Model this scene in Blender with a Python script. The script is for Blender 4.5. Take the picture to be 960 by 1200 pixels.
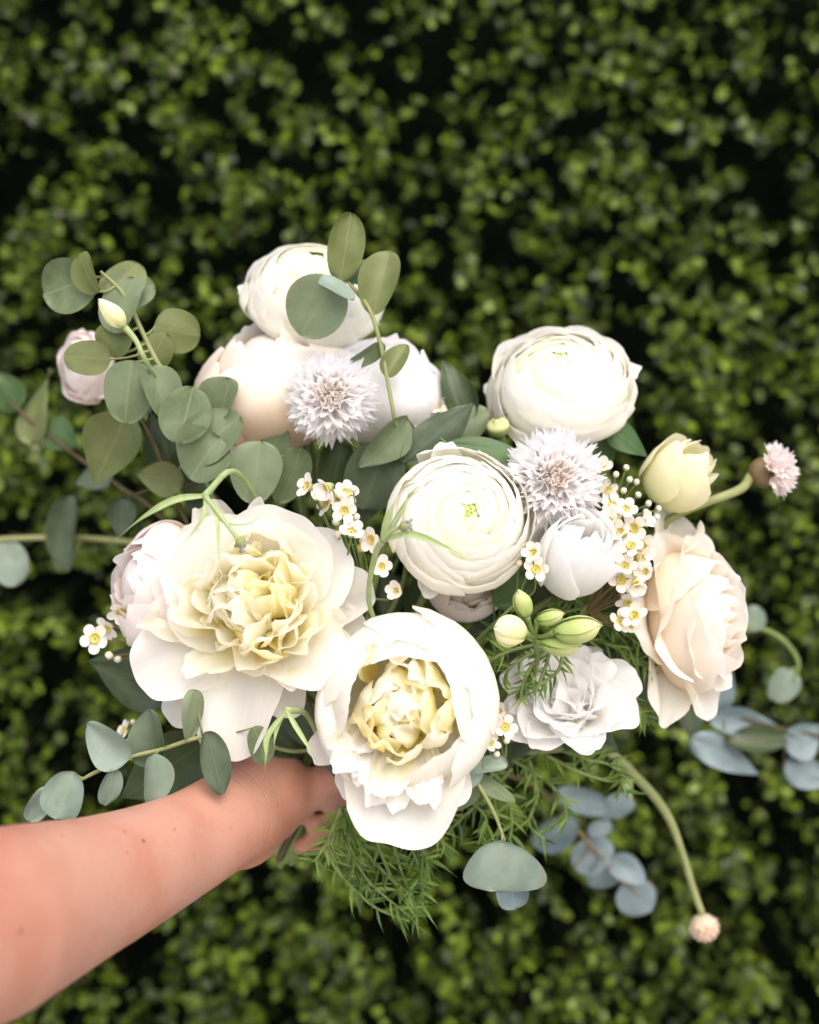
import bpy, math, random
import numpy as np
from mathutils import Matrix, Vector, Quaternion

scene = bpy.context.scene
for o in list(bpy.data.objects):
    bpy.data.objects.remove(o)
col = scene.collection

# ------------------------------------------------------------------ camera
CAMZ = 1.40
FPX = 1287.0                       # focal length in pixels of the 960x1200 photograph
cam_d = bpy.data.cameras.new('camera')
cam = bpy.data.objects.new('camera', cam_d)
col.objects.link(cam)
cam.location = (0, 0, CAMZ)
cam.rotation_euler = (math.radians(90), 0, 0)
cam_d.sensor_fit = 'VERTICAL'
cam_d.sensor_height = 24.0
cam_d.lens = 24.0 * FPX / 1200.0
cam_d.clip_start = 0.01
cam_d.clip_end = 500
cam_d.dof.use_dof = True
cam_d.dof.focus_distance = 0.575
cam_d.dof.aperture_fstop = 2.15
scene.camera = cam

# ------------------------------------------------------------------ sky, sun, exposure
SUN_EL, SUN_AZ = 49.0, 164.0       # light comes from above, behind the camera and a little right
w = bpy.data.worlds.new('World')
scene.world = w
w.use_nodes = True
nt = w.node_tree
bg = nt.nodes['Background']
sky = nt.nodes.new('ShaderNodeTexSky')
sky.sky_type = 'NISHITA'
sky.sun_disc = False
sky.sun_elevation = math.radians(SUN_EL)
sky.sun_rotation = math.radians(SUN_AZ)
sky.air_density = 1.0
sky.dust_density = 4.0
sky.ozone_density = 0.6
nt.links.new(sky.outputs['Color'], bg.inputs['Color'])
bg.inputs['Strength'].default_value = 0.15
sun_d = bpy.data.lights.new('sun', 'SUN')
sun = bpy.data.objects.new('sun', sun_d)
col.objects.link(sun)
sun_d.energy = 0.85
sun_d.angle = math.radians(70)
sun_d.color = (1.0, 0.97, 0.93)
az, el = math.radians(SUN_AZ), math.radians(SUN_EL)
sdir = Vector((math.sin(az) * math.cos(el), math.cos(az) * math.cos(el), math.sin(el)))
sun.rotation_euler = sdir.to_track_quat('Z', 'Y').to_euler()
sun.location = sdir * 5
vs = scene.view_settings
vs.view_transform = 'Standard'
vs.look = 'None'
vs.exposure = 0.95
vs.gamma = 1.0
vs.use_curve_mapping = False
scene.cycles.use_denoising = True
scene.cycles.max_bounces = 10
scene.cycles.transmission_bounces = 8
scene.cycles.diffuse_bounces = 8

RNG = np.random.default_rng(7)

# ------------------------------------------------------------------ helpers
def P(px, py, d):
    """a point seen at pixel (px, py) of the 960x1200 photograph, d metres in front of the camera"""
    return np.array([(px - 480.0) * d / FPX, d, CAMZ - (py - 600.0) * d / FPX])

def nrm(v):
    v = np.asarray(v, float)
    return v / (np.linalg.norm(v) + 1e-12)

def frame(axis):
    a = nrm(axis)
    x = np.cross([0, 0, 1.0], a)
    if np.linalg.norm(x) < 1e-4:
        x = np.array([1.0, 0, 0])
    x = nrm(x)
    y = np.cross(a, x)
    return np.stack([x, y, a], axis=1)

def smooth(a, b, x):
    t = np.clip((x - a) / (b - a), 0, 1)
    return t * t * (3 - 2 * t)

def wob(rng, x, f, n=3):
    """smooth random 1-D wobble, about -1..1"""
    r = np.zeros_like(np.asarray(x, float))
    for i in range(n):
        r = r + np.sin(np.asarray(x) * f * (1 + 0.77 * i) + rng.uniform(0, 6.28)) / (1 + 0.6 * i)
    return r / 1.8

def mkmesh(name, V, F, uv=None, mats=None, mi=None, smooth_=True):
    me = bpy.data.meshes.new(name)
    V = np.asarray(V, float)
    me.from_pydata([tuple(v) for v in V], [], [tuple(int(i) for i in f) for f in F])
    if uv is not None:
        lay = me.uv_layers.new(name='UVMap')
        idx = np.zeros(len(me.loops), dtype=np.int32)
        me.loops.foreach_get('vertex_index', idx)
        lay.data.foreach_set('uv', np.asarray(uv, np.float32)[idx].ravel())
    for m in (mats if isinstance(mats, (list, tuple)) else [mats]):
        if m is not None:
            me.materials.append(m)
    if mi is not None:
        me.polygons.foreach_set('material_index', np.asarray(mi, np.int32))
    if smooth_:
        me.polygons.foreach_set('use_smooth', np.ones(len(me.polygons), dtype=bool))
    me.update()
    return me

def link(name, data, parent=None):
    o = bpy.data.objects.new(name, data)
    col.objects.link(o)
    if parent is not None:
        o.parent = parent
    return o

def tag(o, label=None, cat=None, group=None, kind=None):
    if label: o['label'] = label
    if cat: o['category'] = cat
    if group: o['group'] = group
    if kind: o['kind'] = kind
    return o

class Thing:
    """an Empty at the thing's base, parenting its parts"""
    def __init__(s, name, c, axis, label, cat, group=None):
        s.c = np.asarray(c, float)
        s.R = frame(axis)
        s.axis = nrm(axis)
        s.root = link(name, None)
        s.root.empty_display_size = 0.01
        M = np.eye(4); M[:3, :3] = s.R; M[:3, 3] = s.c
        s.root.matrix_world = Matrix(M.tolist())
        tag(s.root, label, cat, group)
    def loc(s, V):
        return (np.asarray(V) - s.c) @ s.R
    def part(s, name, VFU, mat, world=False, parent=None, kind=None):
        V, F, U = VFU
        if world: V = s.loc(V)
        o = link(name, mkmesh(name, V, F, U, mat), parent or s.root)
        if kind: o['kind'] = kind
        return o

def grid_faces(nu, nv):
    F = []
    for j in range(nv - 1):
        for i in range(nu - 1):
            a = j * nu + i
            F.append((a, a + 1, a + nu + 1, a + nu))
    return F

def merge(parts):
    V, F, U, n = [], [], [], 0
    for (v, f, u) in parts:
        V.append(np.asarray(v)); U.append(np.asarray(u))
        F += [tuple(i + n for i in q) for q in f]
        n += len(v)
    return np.concatenate(V), F, np.concatenate(U)

def catmull(pts, n):
    p = np.asarray(pts, float)
    if len(p) == 2:
        t = np.linspace(0, 1, n)[:, None]
        return p[0] * (1 - t) + p[1] * t
    q = np.vstack([2 * p[0] - p[1], p, 2 * p[-1] - p[-2]])
    m = len(p) - 1
    out = []
    for x in np.linspace(0, m - 1e-6, n):
        i = int(x); t = x - i
        a, b, c, d = q[i], q[i + 1], q[i + 2], q[i + 3]
        out.append(0.5 * ((2 * b) + (-a + c) * t + (2 * a - 5 * b + 4 * c - d) * t * t + (-a + 3 * b - 3 * c + d) * t ** 3))
    return np.array(out)

def tube(pts, rad, n=12, seg=6, cap=True):
    C = catmull(pts, n)
    r = np.interp(np.linspace(0, 1, n), np.linspace(0, 1, len(np.atleast_1d(rad))), np.atleast_1d(rad)) if np.ndim(rad) else np.full(n, rad)
    T = np.gradient(C, axis=0)
    T /= np.linalg.norm(T, axis=1)[:, None] + 1e-12
    a = np.cross(T[0], [0.31, 0.2, 0.93]); a = nrm(a)
    V, U = [], []
    for k in range(n):
        a = nrm(a - T[k] * np.dot(a, T[k]))
        b = np.cross(T[k], a)
        for j in range(seg):
            th = 2 * math.pi * j / seg
            V.append(C[k] + r[k] * (math.cos(th) * a + math.sin(th) * b))
            U.append((j / seg, k / (n - 1)))
    F = []
    for k in range(n - 1):
        for j in range(seg):
            j2 = (j + 1) % seg
            F.append((k * seg + j, k * seg + j2, (k + 1) * seg + j2, (k + 1) * seg + j))
    if cap:
        F.append(tuple(range(seg - 1, -1, -1)))
        F.append(tuple((n - 1) * seg + j for j in range(seg)))
    return np.array(V), F, np.array(U)

def strap(pts, wid, nrm_hint, n=12, fold=0.25):
    """a narrow tapering leaf along a curve, with a folded mid line"""
    C = catmull(pts, n)
    T = np.gradient(C, axis=0); T /= np.linalg.norm(T, axis=1)[:, None] + 1e-12
    V, U = [], []
    for k in range(n):
        v = k / (n - 1)
        ww = wid * (0.55 + 0.45 * math.sin(math.pi * min(1, v * 1.4))) * (1 - smooth(0.45, 1.0, v) * 0.95)
        s = nrm(np.cross(T[k], nrm_hint)); b = np.cross(s, T[k])
        for u in (-1, -0.5, 0, 0.5, 1):
            V.append(C[k] + s * ww * u + b * ww * fold * (abs(u) * 1.6))
            U.append((u * .5 + .5, v))
    return np.array(V), grid_faces(5, n), np.array(U)

def blob(c, r, ax=(0, 0, 1), st=1.0, n=8, m=6):
    """a small ellipsoid, st = stretch along ax"""
    Rm = frame(ax)
    V, U = [], []
    for j in range(m + 1):
        th = math.pi * j / m
        for i in range(n):
            ph = 2 * math.pi * i / n
            V.append(np.array([math.sin(th) * math.cos(ph), math.sin(th) * math.sin(ph), -st * math.cos(th)]) * r)
            U.append((i / n, j / m))
    F = []
    for j in range(m):
        for i in range(n):
            i2 = (i + 1) % n
            F.append((j * n + i, j * n + i2, (j + 1) * n + i2, (j + 1) * n + i))
    return np.array(V) @ Rm.T + np.asarray(c), F, np.array(U)

# ---- petals
def petal(L, W, phi=0, tilt=60, bend=0, curl=0, r0=0, z0=0, cup=0.45, claw=0.3, rnd=0.4, pw=2.2, ruf=0.03,
          rf=3.0, notch=0.03, wr=0.01, roll=0, rng=RNG, nu=13, nv=11, wpeak=0.65, tipw=0.78, twist=0):
    """a free petal: base at (r0, z0), leaving the flower axis at `tilt` degrees and bending outwards by `bend`"""
    v = np.linspace(0, 1, nv); u = np.linspace(-1, 1, nu)
    Uu, Vv = np.meshgrid(u, v)
    ph1, ph2 = rng.uniform(0, 6.28, 2)
    lenf = 1 - rnd * np.abs(u) ** pw + notch * wob(rng, u, rf * 1.9)
    S = Vv * lenf[None, :]
    st = np.linspace(0, 1.25, 80)
    th = np.radians(tilt + bend * st + curl * np.clip(st - 0.55, 0, 1) ** 1.5 * 3.0)
    ds = st[1] - st[0]
    rad = np.concatenate([[0], np.cumsum(np.sin(th[:-1]) * ds)]) * L
    zz = np.concatenate([[0], np.cumsum(np.cos(th[:-1]) * ds)]) * L
    rr = np.interp(S, st, rad); z = np.interp(S, st, zz); t = np.interp(S, st, th)
    wv = W / 2 * (claw + (1 - claw) * smooth(0, wpeak, Vv)) * (1 - (1 - tipw) * smooth(0.72, 1, Vv))
    A = np.maximum(cup * (0.6 + 0.4 * Vv), 1e-3)
    x = wv * np.sin(Uu * A) / A
    inn = wv * (1 - np.cos(Uu * A)) / A
    edge = smooth(0.25, 1.0, np.maximum(Vv, np.abs(Uu) * 0.8 * smooth(0, .4, Vv)))
    d = ruf * L * edge * (np.sin(rf * Uu * 1.7 + ph1 + 1.2 * Vv) + 0.6 * np.sin(rf * 2.9 * Uu + ph2 - 2 * Vv))
    d += wr * L * Vv * np.sin(Uu * 9 + ph2) * 0.5
    d += ruf * 0.6 * L * np.sin(2.6 * Vv + ph1) * np.sin(1.5 * Uu + ph2)
    x = x + ruf * 0.5 * L * edge * np.sin(5 * Vv + ph2)
    if twist:
        d = d + twist * L * Uu * Vv
    inn = inn + d
    a_r = rr - np.cos(t) * inn
    a_z = z + np.sin(t) * inn
    if roll:
        c, s = math.cos(math.radians(roll)), math.sin(math.radians(roll))
        # roll about the petal's base direction
        t0 = math.radians(tilt)
        e1 = np.array([math.sin(t0), math.cos(t0)]); e2 = np.array([-math.cos(t0), math.sin(t0)])
        al = a_r * e1[0] + a_z * e1[1]; nn = a_r * e2[0] + a_z * e2[1]
        x, nn = c * x - s * nn, s * x + c * nn
        a_r = al * e1[0] + nn * e2[0]; a_z = al * e1[1] + nn * e2[1]
    a_r = a_r + r0; a_z = a_z + z0
    p = math.radians(phi)
    X = a_r * math.cos(p) - x * math.sin(p)
    Y = a_r * math.sin(p) + x * math.cos(p)
    V = np.stack([X.ravel(), Y.ravel(), a_z.ravel()], axis=1)
    UV = np.stack([(Uu * .5 + .5).ravel(), S.ravel()], axis=1)
    return V, grid_faces(nu, nv), UV

def wrap(path, phi, half, skew=0.06, rnd=0.25, pw=2.2, ruf=0.01, rf=3, notch=0.02, flare=0.0, base=0.5, tip=0.9,
         rng=RNG, nu=13, nv=10, sx=1.0, sy=1.0):
    """a petal wrapped round the flower axis: path = (rho, z) points from base to tip"""
    c = catmull(np.array([(a, b, 0) for a, b in path], float), 40)
    st = np.linspace(0, 1, 40)
    v = np.linspace(0, 1, nv); u = np.linspace(-1, 1, nu)
    Uu, Vv = np.meshgrid(u, v)
    ph1, ph2 = rng.uniform(0, 6.28, 2)
    lenf = 1 - rnd * np.abs(u) ** pw + notch * wob(rng, u, rf * 1.9) - abs(notch)
    S = np.clip(Vv * lenf[None, :], 0, 1)
    rho = np.interp(S, st, c[:, 0]); z = np.interp(S, st, c[:, 1])
    scale = np.abs(c[:, 0]).max()
    prof = (base + (1 - base) * smooth(0, 0.55, Vv)) * (1 - (1 - tip) * smooth(0.7, 1, Vv))
    azm = math.radians(phi) + Uu * half * prof
    edge = smooth(0.45, 1, np.maximum(Vv, 0.9 * np.abs(Uu) * smooth(0.1, .6, Vv)))
    d = ruf * scale * edge * (np.sin(rf * 1.7 * Uu + ph1) + 0.6 * np.sin(rf * 3.1 * Uu + ph2 + Vv))
    d = d + .0045 * scale * smooth(.1, .8, Vv) * (np.sin(13 * Uu + ph2 + 1.5 * Vv) + np.sin(23 * Uu + ph1)) + .010 * scale * np.sin(3.1 * Vv + ph1) * np.sin(2.3 * Uu + ph2)
    rho = rho * (1 + skew * Uu) + d + flare * scale * edge ** 3
    z = z + 0.7 * ruf * scale * edge * np.sin(rf * 2.3 * Uu + ph2)
    V = np.stack([(rho * np.cos(azm)).ravel() * sx, (rho * np.sin(azm)).ravel() * sy, z.ravel()], axis=1)
    UV = np.stack([(Uu * .5 + .5).ravel(), S.ravel()], axis=1)
    return V, grid_faces(nu, nv), UV

# ------------------------------------------------------------------ materials
def new_mat(name):
    m = bpy.data.materials.new(name)
    m.use_nodes = True
    n = m.node_tree
    for x in list(n.nodes): n.nodes.remove(x)
    out = n.nodes.new('ShaderNodeOutputMaterial')
    return m, n, out

def node(n, typ, **kw):
    x = n.nodes.new(typ)
    for k, v in kw.items():
        setattr(x, k, v)
    return x

def ramp(n, fac, stops, interp='EASE'):
    r = node(n, 'ShaderNodeValToRGB')
    r.color_ramp.interpolation = interp
    e = r.color_ramp.elements
    while len(e) < len(stops): e.new(0.5)
    for k, (p, c) in enumerate(stops):
        e[k].position = p
        e[k].color = (*c, 1) if len(c) == 3 else c
    n.links.new(fac, r.inputs['Fac'])
    return r.outputs['Color']

def mixc(n, fac, a, b, mode='MIX'):
    x = node(n, 'ShaderNodeMix', data_type='RGBA', blend_type=mode)
    if isinstance(fac, (int, float)): x.inputs[0].default_value = fac
    else: n.links.new(fac, x.inputs[0])
    for s, v in ((6, a), (7, b)):
        if isinstance(v, (tuple, list)): x.inputs[s].default_value = (*v[:3], 1)
        else: n.links.new(v, x.inputs[s])
    return x.outputs[2]

def math_(n, op, a, b=0.0):
    x = node(n, 'ShaderNodeMath', operation=op)
    for i, v in enumerate((a, b)):
        if isinstance(v, (int, float)): x.inputs[i].default_value = v
        else: n.links.new(v, x.inputs[i])
    return x.outputs[0]

def mat_petal(name, stops, transl=0.35, vein=0.7, rough=0.55, bump=0.30, blush=None):
    """thin petal: colour runs from the claw (0) to the lip (1); fine veins along its length"""
    m, n, out = new_mat(name)
    uv = node(n, 'ShaderNodeUVMap')
    sep = node(n, 'ShaderNodeSeparateXYZ'); n.links.new(uv.outputs[0], sep.inputs[0])
    oi = node(n, 'ShaderNodeObjectInfo')
    mp = node(n, 'ShaderNodeMapping'); mp.inputs['Scale'].default_value = (26, 2.2, 1)
    n.links.new(uv.outputs[0], mp.inputs['Vector'])
    addv = node(n, 'ShaderNodeVectorMath', operation='ADD')
    cb = node(n, 'ShaderNodeCombineXYZ')
    rsc = math_(n, 'MULTIPLY', oi.outputs['Random'], 40.0)
    n.links.new(rsc, cb.inputs[2]); n.links.new(mp.outputs[0], addv.inputs[0]); n.links.new(cb.outputs[0], addv.inputs[1])
    nz = node(n, 'ShaderNodeTexNoise'); nz.inputs['Scale'].default_value = 1.0; nz.inputs['Detail'].default_value = 4
    n.links.new(addv.outputs[0], nz.inputs['Vector'])
    jit = math_(n, 'MULTIPLY_ADD', oi.outputs['Random'], 0.16)
    jn = n.nodes[-1]; jn.inputs[2].default_value = -0.08
    vv = math_(n, 'ADD', sep.outputs[1], jit)
    vv = math_(n, 'ADD', vv, math_(n, 'MULTIPLY', math_(n, 'SUBTRACT', nz.outputs[0], 0.5), 0.18))
    c = ramp(n, vv, stops)
    c = mixc(n, math_(n, 'MULTIPLY', math_(n, 'SUBTRACT', nz.outputs[0], 0.42), vein), c, tuple(0.86 * x for x in stops[-2][1]), 'MIX')
    if blush:
        nb = node(n, 'ShaderNodeTexNoise'); nb.inputs['Scale'].default_value = 30; nb.inputs['Detail'].default_value = 2
        tc = node(n, 'ShaderNodeTexCoord'); n.links.new(tc.outputs['Object'], nb.inputs['Vector'])
        c = mixc(n, ramp(n, nb.outputs[0], [(0.42, (0, 0, 0)), (0.65, (1, 1, 1))]), c, blush)
    pr = node(n, 'ShaderNodeBsdfPrincipled')
    n.links.new(c, pr.inputs['Base Color'])
    pr.inputs['Roughness'].default_value = rough
    pr.inputs['Specular IOR Level'].default_value = 0.25
    pr.inputs['Sheen Weight'].default_value = 0.08
    bp = node(n, 'ShaderNodeBump'); bp.inputs['Strength'].default_value = bump; bp.inputs['Distance'].default_value = 0.0008
    n.links.new(nz.outputs[0], bp.inputs['Height']); n.links.new(bp.outputs[0], pr.inputs['Normal'])
    tr = node(n, 'ShaderNodeBsdfTranslucent'); n.links.new(c, tr.inputs['Color'])
    mx = node(n, 'ShaderNodeMixShader'); mx.inputs[0].default_value = transl
    n.links.new(pr.outputs[0], mx.inputs[1]); n.links.new(tr.outputs[0], mx.inputs[2])
    n.links.new(mx.outputs[0], out.inputs['Surface'])
    return m

def mat_leaf(name, a, b, rib, rough=0.45, transl=0.2, spec=0.4, ribw=0.02, bloom=0.35, island=False, power=1.0):
    """leaf with a pale midrib, side veins and a patchy waxy bloom"""
    m, n, out = new_mat(name)
    uv = node(n, 'ShaderNodeUVMap')
    sep = node(n, 'ShaderNodeSeparateXYZ'); n.links.new(uv.outputs[0], sep.inputs[0])
    oi = node(n, 'ShaderNodeObjectInfo')
    rnd = oi.outputs['Random']
    if island:
        g = node(n, 'ShaderNodeNewGeometry')
        rnd = math_(n, 'FRACT', math_(n, 'ADD', rnd, g.outputs['Random Per Island']))
    if power != 1.0:
        rnd = math_(n, 'POWER', rnd, power)
    tc = node(n, 'ShaderNodeTexCoord')
    nz = node(n, 'ShaderNodeTexNoise'); nz.inputs['Scale'].default_value = 70; nz.inputs['Detail'].default_value = 5
    n.links.new(tc.outputs['Object'], nz.inputs['Vector'])
    c = mixc(n, rnd, a, b)
    c = mixc(n, math_(n, 'MULTIPLY', ramp(n, nz.outputs[0], [(0.35, (0, 0, 0)), (0.7, (1, 1, 1))]), bloom), c, tuple(min(1, 1.5 * x + 0.02) for x in b))
    du = math_(n, 'ABSOLUTE', math_(n, 'SUBTRACT', sep.outputs[0], 0.5))
    mid = math_(n, 'LESS_THAN', du, ribw)
    # side veins: slanted lines leaving the midrib
    sl = math_(n, 'SUBTRACT', math_(n, 'MULTIPLY', sep.outputs[1], 7.0), math_(n, 'MULTIPLY', du, 6.0))
    fr = math_(n, 'ABSOLUTE', math_(n, 'SUBTRACT', math_(n, 'FRACT', sl), 0.5))
    side = math_(n, 'MULTIPLY', math_(n, 'LESS_THAN', fr, 0.035), 0.16)
    c = mixc(n, math_(n, 'MAXIMUM', math_(n, 'MULTIPLY', mid, 0.45), side), c, rib)
    # reddish rim and small brown specks
    rim = node(n, 'ShaderNodeMapRange'); rim.inputs[1].default_value = .47; rim.inputs[2].default_value = .5
    n.links.new(du, rim.inputs[0])
    c = mixc(n, math_(n, 'MULTIPLY', rim.outputs[0], .35), c, (.30, .24, .14))
    sp = node(n, 'ShaderNodeTexNoise'); sp.inputs['Scale'].default_value = 420; sp.inputs['Detail'].default_value = 1
    n.links.new(tc.outputs['Object'], sp.inputs['Vector'])
    c = mixc(n, math_(n, 'MULTIPLY', ramp(n, sp.outputs[0], [(.70, (0, 0, 0)), (.78, (1, 1, 1))]), .22), c, tuple(.5 * x for x in a))
    pr = node(n, 'ShaderNodeBsdfPrincipled')
    n.links.new(c, pr.inputs['Base Color'])
    pr.inputs['Roughness'].default_value = rough
    pr.inputs['Specular IOR Level'].default_value = spec
    bp = node(n, 'ShaderNodeBump'); bp.inputs['Strength'].default_value = 0.25; bp.inputs['Distance'].default_value = 0.0006
    n.links.new(math_(n, 'SUBTRACT', nz.outputs[0], math_(n, 'MULTIPLY', math_(n, 'MAXIMUM', mid, side), 0.8)), bp.inputs['Height'])
    n.links.new(bp.outputs[0], pr.inputs['Normal'])
    tr = node(n, 'ShaderNodeBsdfTranslucent'); n.links.new(c, tr.inputs['Color'])
    mx = node(n, 'ShaderNodeMixShader'); mx.inputs[0].default_value = transl
    n.links.new(pr.outputs[0], mx.inputs[1]); n.links.new(tr.outputs[0], mx.inputs[2])
    n.links.new(mx.outputs[0], out.inputs['Surface'])
    return m

def mat_plain(name, a, b, scale=60, rough=0.5, spec=0.3, bump=0.2):
    m, n, out = new_mat(name)
    tc = node(n, 'ShaderNodeTexCoord')
    nz = node(n, 'ShaderNodeTexNoise'); nz.inputs['Scale'].default_value = scale; nz.inputs['Detail'].default_value = 5
    n.links.new(tc.outputs['Object'], nz.inputs['Vector'])
    c = mixc(n, ramp(n, nz.outputs[0], [(0.3, (0, 0, 0)), (0.7, (1, 1, 1))]), a, b)
    pr = node(n, 'ShaderNodeBsdfPrincipled')
    n.links.new(c, pr.inputs['Base Color'])
    pr.inputs['Roughness'].default_value = rough
    pr.inputs['Specular IOR Level'].default_value = spec
    bp = node(n, 'ShaderNodeBump'); bp.inputs['Strength'].default_value = bump; bp.inputs['Distance'].default_value = 0.0005
    n.links.new(nz.outputs[0], bp.inputs['Height']); n.links.new(bp.outputs[0], pr.inputs['Normal'])
    n.links.new(pr.outputs[0], out.inputs['Surface'])
    return m

def mat_skin(moles):
    m, n, out = new_mat('skin')
    tc = node(n, 'ShaderNodeTexCoord')
    nz = node(n, 'ShaderNodeTexNoise'); nz.inputs['Scale'].default_value = 22; nz.inputs['Detail'].default_value = 6
    n.links.new(tc.outputs['Object'], nz.inputs['Vector'])
    c = mixc(n, ramp(n, nz.outputs[0], [(0.35, (0, 0, 0)), (0.68, (1, 1, 1))]), (0.465, 0.245, 0.18), (0.41, 0.18, 0.12))
    nf = node(n, 'ShaderNodeTexNoise'); nf.inputs['Scale'].default_value = 260; nf.inputs['Detail'].default_value = 3
    n.links.new(tc.outputs['Object'], nf.inputs['Vector'])
    c = mixc(n, math_(n, 'MULTIPLY', ramp(n, nf.outputs[0], [(0.55, (0, 0, 0)), (0.8, (1, 1, 1))]), 0.35), c, (0.40, 0.16, 0.105))
    for p, r in moles:
        dn = node(n, 'ShaderNodeVectorMath', operation='DISTANCE')
        n.links.new(tc.outputs['Object'], dn.inputs[0]); dn.inputs[1].default_value = tuple(p)
        f = node(n, 'ShaderNodeMapRange'); f.inputs[1].default_value = r; f.inputs[2].default_value = r * 0.5
        n.links.new(dn.outputs['Value'], f.inputs[0])
        c = mixc(n, math_(n, 'MULTIPLY', f.outputs[0], 0.85), c, (0.13, 0.05, 0.03))
    vo = node(n, 'ShaderNodeTexVoronoi'); vo.inputs['Scale'].default_value = 700
    n.links.new(tc.outputs['Object'], vo.inputs['Vector'])
    pr = node(n, 'ShaderNodeBsdfPrincipled')
    n.links.new(c, pr.inputs['Base Color'])
    pr.inputs['Roughness'].default_value = 0.48
    pr.inputs['Specular IOR Level'].default_value = 0.35
    pr.inputs['Subsurface Weight'].default_value = 0.35
    pr.inputs['Subsurface Radius'].default_value = (1.0, 0.35, 0.18)
    pr.inputs['Subsurface Scale'].default_value = 0.006
    bp = node(n, 'ShaderNodeBump'); bp.inputs['Strength'].default_value = 0.25; bp.inputs['Distance'].default_value = 0.0005
    # wrist creases: fine folds across the end of the forearm
    dt = node(n, 'ShaderNodeVectorMath', operation='DOT_PRODUCT')
    sb = node(n, 'ShaderNodeVectorMath', operation='SUBTRACT'); sb.inputs[1].default_value = tuple(P(275, 962, .603))
    n.links.new(tc.outputs['Object'], sb.inputs[0]); n.links.new(sb.outputs[0], dt.inputs[0]); dt.inputs[1].default_value = tuple(nrm([.45, .86, .2]))
    wv = math_(n, 'ADD', dt.outputs['Value'], math_(n, 'MULTIPLY', nz.outputs[0], .016))
    hh = math_(n, 'MULTIPLY', math_(n, 'ADD', vo.outputs['Distance'], nz.outputs[0]), 1.0)
    for s0 in (.002, .0115, .021):
        q = math_(n, 'DIVIDE', math_(n, 'ABSOLUTE', math_(n, 'SUBTRACT', wv, s0)), .0012)
        hh = math_(n, 'SUBTRACT', hh, math_(n, 'MULTIPLY', math_(n, 'MAXIMUM', math_(n, 'SUBTRACT', 1.0, q), 0.0), 1.6))
    n.links.new(hh, bp.inputs['Height'])
    n.links.new(bp.outputs[0], pr.inputs['Normal'])
    n.links.new(pr.outputs[0], out.inputs['Surface'])
    return m

M = {}
M['guard'] = mat_petal('peony_guard_petal', [(0, (.93, .86, .58)), (.22, (.94, .90, .76)), (.55, (.94, .92, .86)), (1, (.94, .915, .885))], .48)
M['cream'] = mat_petal('peony_inner_petal', [(0, (.97, .81, .28)), (.28, (.97, .90, .54)), (.6, (.97, .935, .76)), (1, (.96, .935, .86))], .58)
M['yellow'] = mat_petal('peony_heart_petal', [(0, (.97, .77, .18)), (.45, (.97, .87, .40)), (.8, (.97, .915, .60)), (1, (.97, .93, .74))], .62)
M['greenish'] = mat_petal('peony_green_carpel', [(0, (.45, .55, .08)), (.5, (.66, .70, .18)), (1, (.84, .80, .42))], .35)
M['blush'] = mat_petal('blush_petal', [(0, (.90, .72, .55)), (.4, (.91, .79, .68)), (.75, (.91, .83, .78)), (1, (.91, .85, .82))], .40)
M['peach'] = mat_petal('peach_petal', [(0, (.93, .70, .45)), (.45, (.93, .78, .60)), (.8, (.93, .86, .75)), (1, (.93, .89, .83))], .42)
M['rose'] = mat_petal('peach_rose_petal', [(0, (.95, .71, .44)), (.35, (.95, .81, .62)), (.65, (.95, .885, .78)), (1, (.95, .915, .865))], .48)
M['ran'] = mat_petal('ranunculus_petal', [(0, (.84, .84, .52)), (.35, (.91, .89, .72)), (.7, (.93, .91, .83)), (1, (.93, .915, .875))], .42)
M['ran_in'] = mat_petal('ranunculus_heart_petal', [(0, (.70, .78, .26)), (.5, (.87, .88, .54)), (.85, (.92, .91, .70)), (1, (.93, .92, .80))], .42)
M['button'] = mat_petal('ranunculus_button', [(0, (.30, .48, .06)), (.6, (.50, .66, .14)), (1, (.70, .78, .30))], .3)
M['white'] = mat_petal('white_petal', [(0, (.86, .87, .70)), (.3, (.92, .91, .87)), (.7, (.94, .93, .915)), (1, (.94, .925, .92))], .50)
M['lilac'] = mat_petal('cornflower_petal', [(0, (.94, .87, .80)), (.3, (.94, .92, .91)), (.7, (.95, .93, .92)), (1, (.95, .94, .945))], .62, bump=.05)
M['filament'] = mat_petal('cornflower_filament', [(0, (.96, .91, .84)), (.6, (.95, .86, .76)), (1, (.95, .85, .76))], .5, bump=.05)
M['budcream'] = mat_petal('cream_bud_petal', [(0, (.62, .68, .22)), (.3, (.84, .82, .46)), (.7, (.90, .86, .60)), (1, (.90, .87, .68))], .35)
M['budgreen'] = mat_petal('green_bud_petal', [(0, (.24, .36, .07)), (.4, (.42, .52, .16)), (.8, (.62, .64, .30)), (1, (.70, .70, .40))], .25)
M['sepal'] = mat_plain('green_sepal', (.08, .16, .035), (.14, .23, .06), 120)
M['pinkfl'] = mat_petal('pink_floret', [(0, (.82, .66, .58)), (.5, (.90, .80, .75)), (1, (.92, .85, .84))], .4, bump=.05)
M['wax'] = mat_petal('waxflower_petal', [(0, (.90, .80, .66)), (.5, (.92, .87, .80)), (1, (.92, .89, .85))], .4, bump=.05)
M['waxcup'] = mat_plain('waxflower_cup', (.48, .38, .06), (.66, .56, .16), 400, .35, .5)
M['waxbud'] = mat_plain('waxflower_bud', (.60, .56, .38), (.76, .70, .58), 300)
M['euc'] = mat_leaf('eucalyptus_leaf', (.085, .122, .046), (.168, .212, .120), (.24, .28, .15), .5, .2)
M['eucpale'] = mat_leaf('eucalyptus_pale_leaf', (.185, .25, .185), (.235, .30, .245), (.28, .32, .23), .5, .2)
M['eucblue'] = mat_leaf('eucalyptus_blue_leaf', (.10, .145, .145), (.16, .215, .235), (.22, .26, .22), .4, .12, .5)
M['eucolive'] = mat_leaf('eucalyptus_olive_leaf', (.115, .142, .036), (.145, .172, .058), (.22, .24, .10), .45, .25)
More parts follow.
